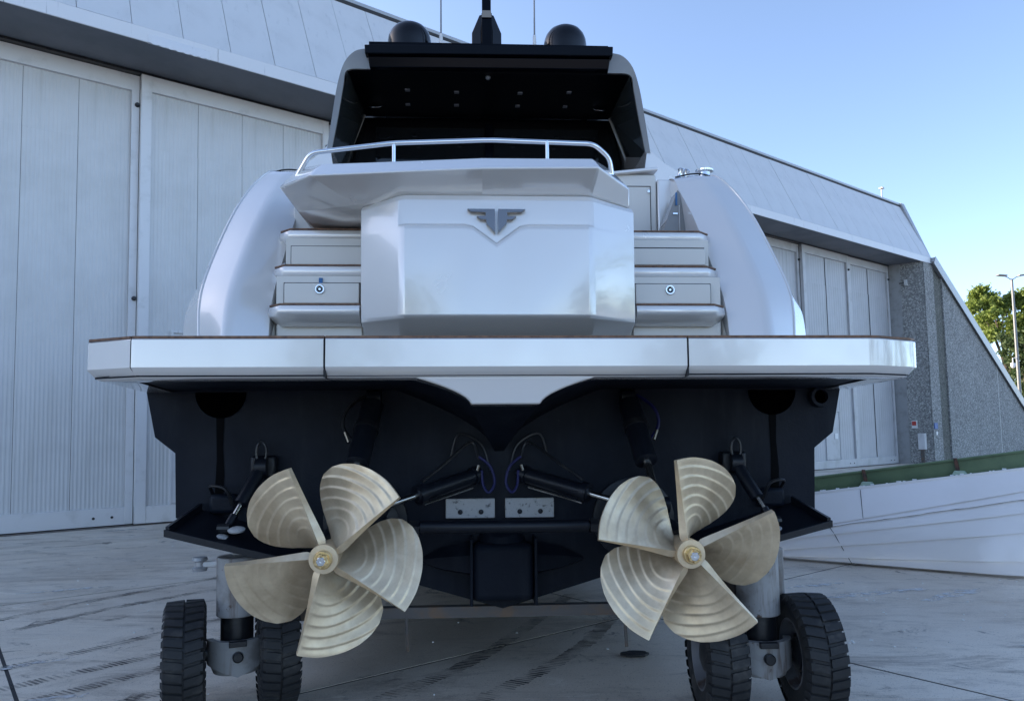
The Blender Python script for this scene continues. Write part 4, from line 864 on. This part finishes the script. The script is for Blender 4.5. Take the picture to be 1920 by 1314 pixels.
for cx, cy, YW in ((-1.885, 5.05, R_(22)), (1.53, 4.79, R_(-1))):
    ax = Vector((math.cos(YW), math.sin(YW), 0))
    for s in (-1, 1):
        p = Vector((cx, cy, 0)) + ax * .287 * s; wheel(p.x, p.y, YW, s)
    lx, ly = cx, cy - 5.0
    pf_ = Vector((math.sin(YW), -math.cos(YW), 0))
    cx_, cy_ = lx + .01, ly + .06
    c = Vector((cx_, cy_, 0))
    lathe('leg_column', [(.128, .60), (.132, .605), (.132, .98), (.128, .985)], c, (0, 0, 1), M['leg'], tp_, n=36)
    lathe('leg_piston', [(.105, .36), (.105, .62)], c, (0, 0, 1), M['black'], tp_, n=28)
    # U-shaped axle yoke
    n = 22; rs = []
    for k in range(n + 1):
        a = math.pi * (1.0 + k / n); ca, sa = math.cos(a), math.sin(a)
        q = []
        for rr, z0 in ((.175, 0), (.135, 0), (.135, 1), (.175, 1)):
            loc = ax * (ca * rr * 1.08) + Vector((-ax.y, ax.x, 0)) * (sa * rr); zb = .235 + .07 * abs(ca) ; zt = .46
            p = c + loc + Vector((0, 0, zt if z0 else zb)); q.append(p)
        rs.append(q)
    rings('axle_yoke', rs, M['leg'], tp_, smooth=40)
    lathe('yoke_floor', [(.15, .24), (.165, .28), (.165, .34), (.11, .37)], c, (0, 0, 1), M['leg'], tp_, n=28)
    pfv = c + Vector((ax.y, -ax.x, 0)) * .17
    lathe('pivot_pin', [(.034, -.01), (.034, .03), (.026, .036), (.004, .036)], pfv + Vector((0, 0, .365)), (ax.y, -ax.x, 0), M['black'], tp_, n=18)
    rings('pin_cap', [[pfv + ax * (a_ * .055) + Vector((ax.y, -ax.x, 0)) * d_ + Vector((0, 0, z_)) for a_, d_ in ((-1, -.01), (1, -.01), (1, .03), (-1, .03))] for z_ in (.43, .465)], M['black'], tp_, bevel=.004)
    tube('axle', [c + ax * -.30 + Vector((0, 0, .365)), c + ax * .30 + Vector((0, 0, .365))], .05, M['black'], tp_, n=14)
    s = -1 if cx < 0 else 1
    box('side_beam', lx - .10, lx + .10, ly + .19, ly + 7.0, .58, .84, M['rustbeam'], tp_, bevel=.01)
    box('beam_bracket', lx - .05, lx + .2, ly + .10, ly + .35, .70, 1.0, M['leg'], tp_, bevel=.01)
    for yy in (1.4, 4.0):
        xi = s * 1.75; tp_z = 1.02 if s < 0 else .96
        rings('support_pad', [[(xi - .18, ly + yy - .2, .84), (xi + .18, ly + yy - .2, .84), (xi + .18, ly + yy + .2, .84), (xi - .18, ly + yy + .2, .84)],
                              [(xi - .18, ly + yy - .2, tp_z - s * .05), (xi + .18, ly + yy - .2, tp_z + s * .05), (xi + .18, ly + yy + .2, tp_z + s * .05), (xi - .18, ly + yy + .2, tp_z - s * .05)]], M['rubber'], tp_, bevel=.01)
    # hose tap on the outside of the port leg
    if cx < 0:
        lathe('drain_tap', [(.045, 0), (.05, .02), (.03, .03), (.03, .06), (.05, .07), (.045, .09)], (lx - .22, ly + .0, .90), (0, 0, 1), M['coping'], tp_, n=14)
        tube('tap_pipe', [(lx - .22, ly, .94), (lx - .05, ly + .04, .945)], .022, M['sign'], tp_, n=8)
tube('cross_beam', [(-1.72, .55, .49), (1.52, .55, .49)], .055, M['rustbeam'], tp_, n=4)
for x in (-.80, .78): tube('beam_stay', [(x, .52, .48), (x + .01, .52, .22)], .012, M['rustbeam'], tp_, n=6)

# ------------------------------------------------------------------ old hull lying on the concrete at the right
M['oldhull'] = pm('chalky_white_hull', (0.84, 0.80, 0.80), 0.25, coat=0.3, var=(0.8, (0.79, 0.755, 0.74), 0.4, 0.7), var2=(22, (0.55, 0.52, 0.48), 0.74, 0.8))
M['green'] = pm('green_rim_paint', (0.13, 0.19, 0.10), 0.5, var=(2.2, (0.09, 0.14, 0.075), 0.4, 0.65), var2=(9, (0.12, 0.12, 0.085), 0.66, 0.78), streak=(6, .8, (0.035, 0.06, 0.04), 0.62, 0.8))
M['palegreen'] = pm('pale_green_block', (0.35, 0.45, 0.36), 0.6)
M['rust'] = pm('rust', (0.12, 0.06, 0.04), 0.85, var=(20, (0.06, 0.04, 0.035), 0.4, 0.6))
ah = math.atan2(-.60907, .79312)
oh = empty('old_boat_hull', (3.716, 10.294, 0), (0, 0, ah)); tag(oh, 'bare white boat hull with green inner rim lying on the concrete at the right', 'boat hull')
# local x along the hull toward the bow, y away from the camera, z up
def zl(pairs): 
    (t0, z0), (t1, z1) = pairs
    return lambda t: z0 + (z1 - z0) * (t - t0) / (t1 - t0)
ZL = [lambda t: 0.035, zl(((.55, .085), (2.65, .20))), zl(((.69, .245), (2.67, .525))), zl(((.70, .405), (2.68, .745))), zl(((.64, .50), (2.69, .895))), zl(((.68, .545), (2.69, .99))), zl(((.5, .93), (2.71, 1.25)))]
def shape(t, z):   # near-side y (negative is toward the camera)
    f = max(0, (t - 2.25) / 1.4); w_ = .0 + .9 * (1 - .0)
    yy = .40 * (z / 1.25) - .13 * math.sin(math.pi * min(1.0, z / 1.3)) + (f ** 2.0) * .9 * (1 - .35 * z)
    return yy
TT = [-1.6 + 5.3 * k / 53 for k in range(54)]
def stem(z): return 2.60 + .62 * max(0.0, z) ** .62
secs = []
strk = []
for i in range(6):
    a, b = [], []
    for t in TT:
        za, zb = max(.035 + .02 * i, ZL[i](t)), max(.035 + .02 * (i + 1), ZL[i + 1](t))
        ta, tb_ = min(t, stem(za)), min(t, stem(zb)); lap = .024
        a.append((ta, shape(ta, za) - (0 if i == 0 else lap), za)); b.append((tb_, shape(tb_, zb), zb))
    strk.append((a, b))
for i, (a, b) in enumerate(strk):
    far_b = [(x, 1.5 - y, z) for x, y, z in b]
    md = [((p[0] + q[0]) / 2, (p[1] + q[1]) / 2 - .008, (p[2] + q[2]) / 2) for p, q in zip(a, b)]
    rings('strake', [[(x, y + (.16 if i == 0 else .03), z - (.012 if i == 0 else -.002)) for x, y, z in a], a, md, b, [(x, y + .05, z) for x, y, z in b], [(x, y + .05, z) for x, y, z in a]], M['oldhull'], oh, closed=False, caps=False, smooth=30)
    rings('strake', [[(x, 1.5 - y - (.0), z) for x, y, z in a], far_b], M['oldhull'], oh, closed=False, caps=False, smooth=30)
obj('transom', [(TT[0], shape(TT[0], z), z) for z in (0.01, .3, .62)] + [(TT[0], 1.5 - shape(TT[0], z), z) for z in (.62, .3, .01)], [tuple(range(6))], M['oldhull'], oh)
gz = ZL[6]
for t in (-.9, 1.6): box('keel_block', t - .2, t + .2, .25, 1.25, 0.0, .034, M['rustbeam'], oh)
gw = [(min(t, stem(gz(t))), shape(t, gz(t)), gz(t)) for t in TT]
rings('gunwale', [[(x, y - .012, z - .02) for x, y, z in gw], [(x, y - .012, z + .012) for x, y, z in gw], [(x, y + .12, z + .012) for x, y, z in gw], [(x, y + .12, z - .02) for x, y, z in gw]], M['oldhull'], oh, closed=False, caps=False, bevel=.004)
T2 = [-1.4 + 4.6 * k / 40 for k in range(41)]
def rimp(t, dz, dy): return (t, .40 * gz(t) / 1.25 + .0 + dy + max(0, (t - 2.25) / 1.4) ** 2 * .6, gz(t) + dz)
rings('green_rim', [[rimp(t, -.10, .16) for t in T2], [rimp(t, .19, .14) for t in T2], [rimp(t, .205, .12) for t in T2], [rimp(t, .215, .20) for t in T2], [rimp(t, -.10, .22) for t in T2]], M['green'], oh, closed=False, caps=False, smooth=30)
tube('rim_bead', [rimp(t, .20, .12) for t in T2], .016, M['green'], oh, n=6)
for t in (.93, 2.0):
    x, y, z = rimp(t, 0, .10)
    rings('rim_strap', [[(x - .02, y - .01, z + .02), (x + .02, y - .01, z + .02), (x + .02, y + .02, z + .02), (x - .02, y + .02, z + .02)], [(x - .05, y - .01, z + .22), (x - .01, y - .01, z + .22), (x - .01, y + .03, z + .22), (x - .05, y + .03, z + .22)]], M['rust'], oh)
    prism('rim_block', [(x - .07, z + .004), (x + .10, z + .014), (x + .07, z + .06), (x - .04, z + .065)], 'y', y - .08, y + .03, M['palegreen'], oh, bevel=.01)
for t in (.62, ):
    v = [(stem_t, shape(stem_t, z) - .0165, z) for stem_t, z in ((.78, .02), (.66, .45), (.60, .53))]
    tube('hull_crack', [(.80, shape(.8, .02) - .004, .02), (.68, shape(.68, .24) - .018, .24), (.60, shape(.6, .39) - .02, .39), (.53, shape(.53, .49) - .02, .49)], .004, M['gap'], oh, n=5)
    tube('hull_crack', [(.95, shape(.95, .60) - .02, .605), (.90, shape(.9, .95) - .008, .96)], .004, M['gap'], oh, n=5)
jg = []
rnd = random.Random(4)
for t in TT[18:]:
    z = ZL[4](t) + rnd.uniform(-.005, .005); tt = min(t, stem(z) - .02); jg.append((tt, shape(tt, z) - .025, z))
tube('torn_seam', jg, [rnd.uniform(.001, .004) for _ in jg], M['joint'], oh, n=4)
cb = Multi()
for k in range(26):
    t = rnd.uniform(.3, 2.8); x, y, z = (t, shape(t, gz(t)) + rnd.uniform(.0, .08), gz(t) + .014); s = rnd.uniform(.006, .014)
    cb.box(x - s * 1.6, x + s * 1.6, y - s, y + s, z - .002, z + s)
tag(cb.build('resin_crumbs', M['chip'], oh), kind='stuff')
